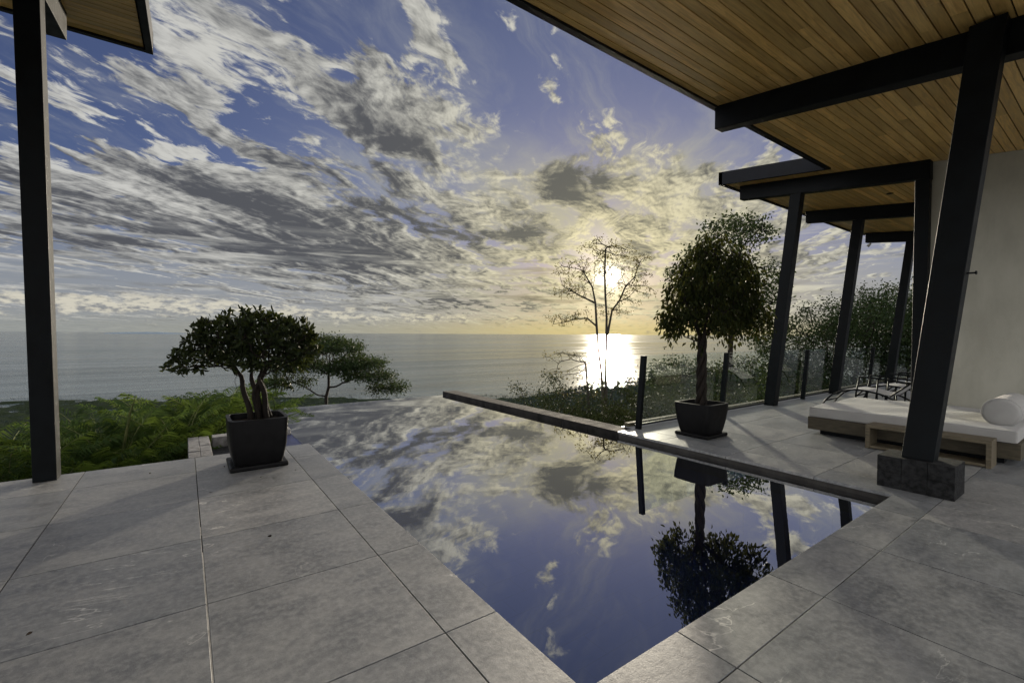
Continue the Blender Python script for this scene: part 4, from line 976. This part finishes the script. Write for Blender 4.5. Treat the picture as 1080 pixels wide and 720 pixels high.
stp('bottom_shelf', 7.165, 7.46, 0.988, 2.032, 0.01, 0.04)
# ------------------------------------------------------------------ loungers
def lounger(dx, label, first=None):
    root = empty('lounger', (dx, 3.0, 0), label, 'lounger', 'black framed loungers past the daybed')
    arch = [(0.80, 0.02), (0.74, 0.14), (0.62, 0.27), (0.45, 0.36), (0.25, 0.41), (0.05, 0.40), (-0.15, 0.36), (-0.35, 0.28), (-0.55, 0.17), (-0.72, 0.06), (-0.78, 0.015)]
    for sx in (0.0, 0.62):
        MB().tube([(sx, a, b_) for a, b_ in arch], 0.016, 8).build('side_rail', M_STEEL, root, smooth=True)
        arm = MB().tube([(sx, 0.24, 0.02), (sx, 0.22, 0.35), (sx, 0.17, 0.66)], 0.015, 8).tube([(sx, 0.17, 0.66), (sx, -0.05, 0.655), (sx, -0.35, 0.625), (sx, -0.66, 0.585)], 0.017, 8)
        arm.tube([(sx, -0.08, 0.02), (sx, -0.10, 0.35), (sx, -0.12, 0.64)], 0.014, 8).build('armrest', M_STEEL, root, smooth=True)
        MB().tube([(sx, -0.30, 0.33), (sx, -0.55, 0.56), (sx, -0.80, 0.80), (sx, -0.95, 0.95)], 0.016, 8).build('back_frame', M_STEEL, root, smooth=True)
        MB().tube([(sx, 0.06, 0.015), (sx, 0.06, 0.40)], 0.013, 8).build('leg', M_STEEL, root, smooth=True)
        MB().tube([(sx, -0.24, 0.015), (sx, -0.24, 0.33)], 0.013, 8).build('leg', M_STEEL, root, smooth=True)
    MB().tube([(0, 0.74, 0.14), (0.62, 0.74, 0.14)], 0.014, 8).build('cross_bar', M_STEEL, root, smooth=True)
    sg = MB(); pts = [(0.62, 0.275), (0.45, 0.365), (0.25, 0.415), (0.05, 0.405), (-0.15, 0.365), (-0.30, 0.34)]; vs = []; fs = []
    for a, b_ in pts: vs += [(0.016, a, b_), (0.604, a, b_), (0.604, a, b_+0.012), (0.016, a, b_+0.012)]
    for i in range(len(pts)-1):
        for q in range(4): fs.append((i*4+q, i*4+(q+1) % 4, (i+1)*4+(q+1) % 4, (i+1)*4+q))
    fs += [(0, 1, 2, 3), tuple(len(vs)-4+q for q in (3, 2, 1, 0))]
    sg.poly(vs, fs).build('seat_sling', M_SLING, root)
    bs = MB(); n1 = Vector((0, 0.71, 0.70))
    bs.bar((0.31, -0.32, 0.35), (0.31, -0.93, 0.93), 0.588, 0.012, (0, 0.7, 0.7)).build('back_sling', M_SLING, root)
    return root
def copy_tree(o, parent=None):
    c = o.copy(); COL.objects.link(c); c.parent = parent
    for ch in o.children: copy_tree(ch, c)
    return c
l1 = lounger(10.55, 'nearest black lounger with pale sling just past the daybed')
bpy.context.view_layer.update()
l2 = copy_tree(l1); l2.location = (11.95, 2.9, 0); l2['label'] = 'second black lounger standing between the nearest one and the glass end'
l3 = copy_tree(l1); l3.location = (13.3, 2.75, 0); l3['label'] = 'farthest black lounger at the end of the row'

# ------------------------------------------------------------------ small things
o = MB().tube([(1.26, 1.36, 0.001), (1.26, 1.36, 0.004)], 0.011, 20).build('skimmer_cap', M_STEEL); tag(o, 'small dark round cap in the pool coping at its near corner', 'cap')
rs = np.random.default_rng(5)
for i, (x_, y_) in enumerate(((0.62, 5.15), (0.95, 5.2), (0.35, 5.75), (0.4, 5.55), (-0.3, 5.9), (0.2, 4.9), (-0.6, 3.1), (0.5, 3.6))):
    me = leaf_mesh('fallen_leaf', np.array([(0, 0, 0.006)]), np.array([(rs.normal(), rs.normal(), 0.02)]), 0.03, 0.014, rs)
    o = link('fallen_leaf', me, M_SOIL); o.location = (x_, y_, 0); tag(o, 'tiny dry leaf lying on the grey terrace tiles', 'leaf', 'dry leaves on the terrace')
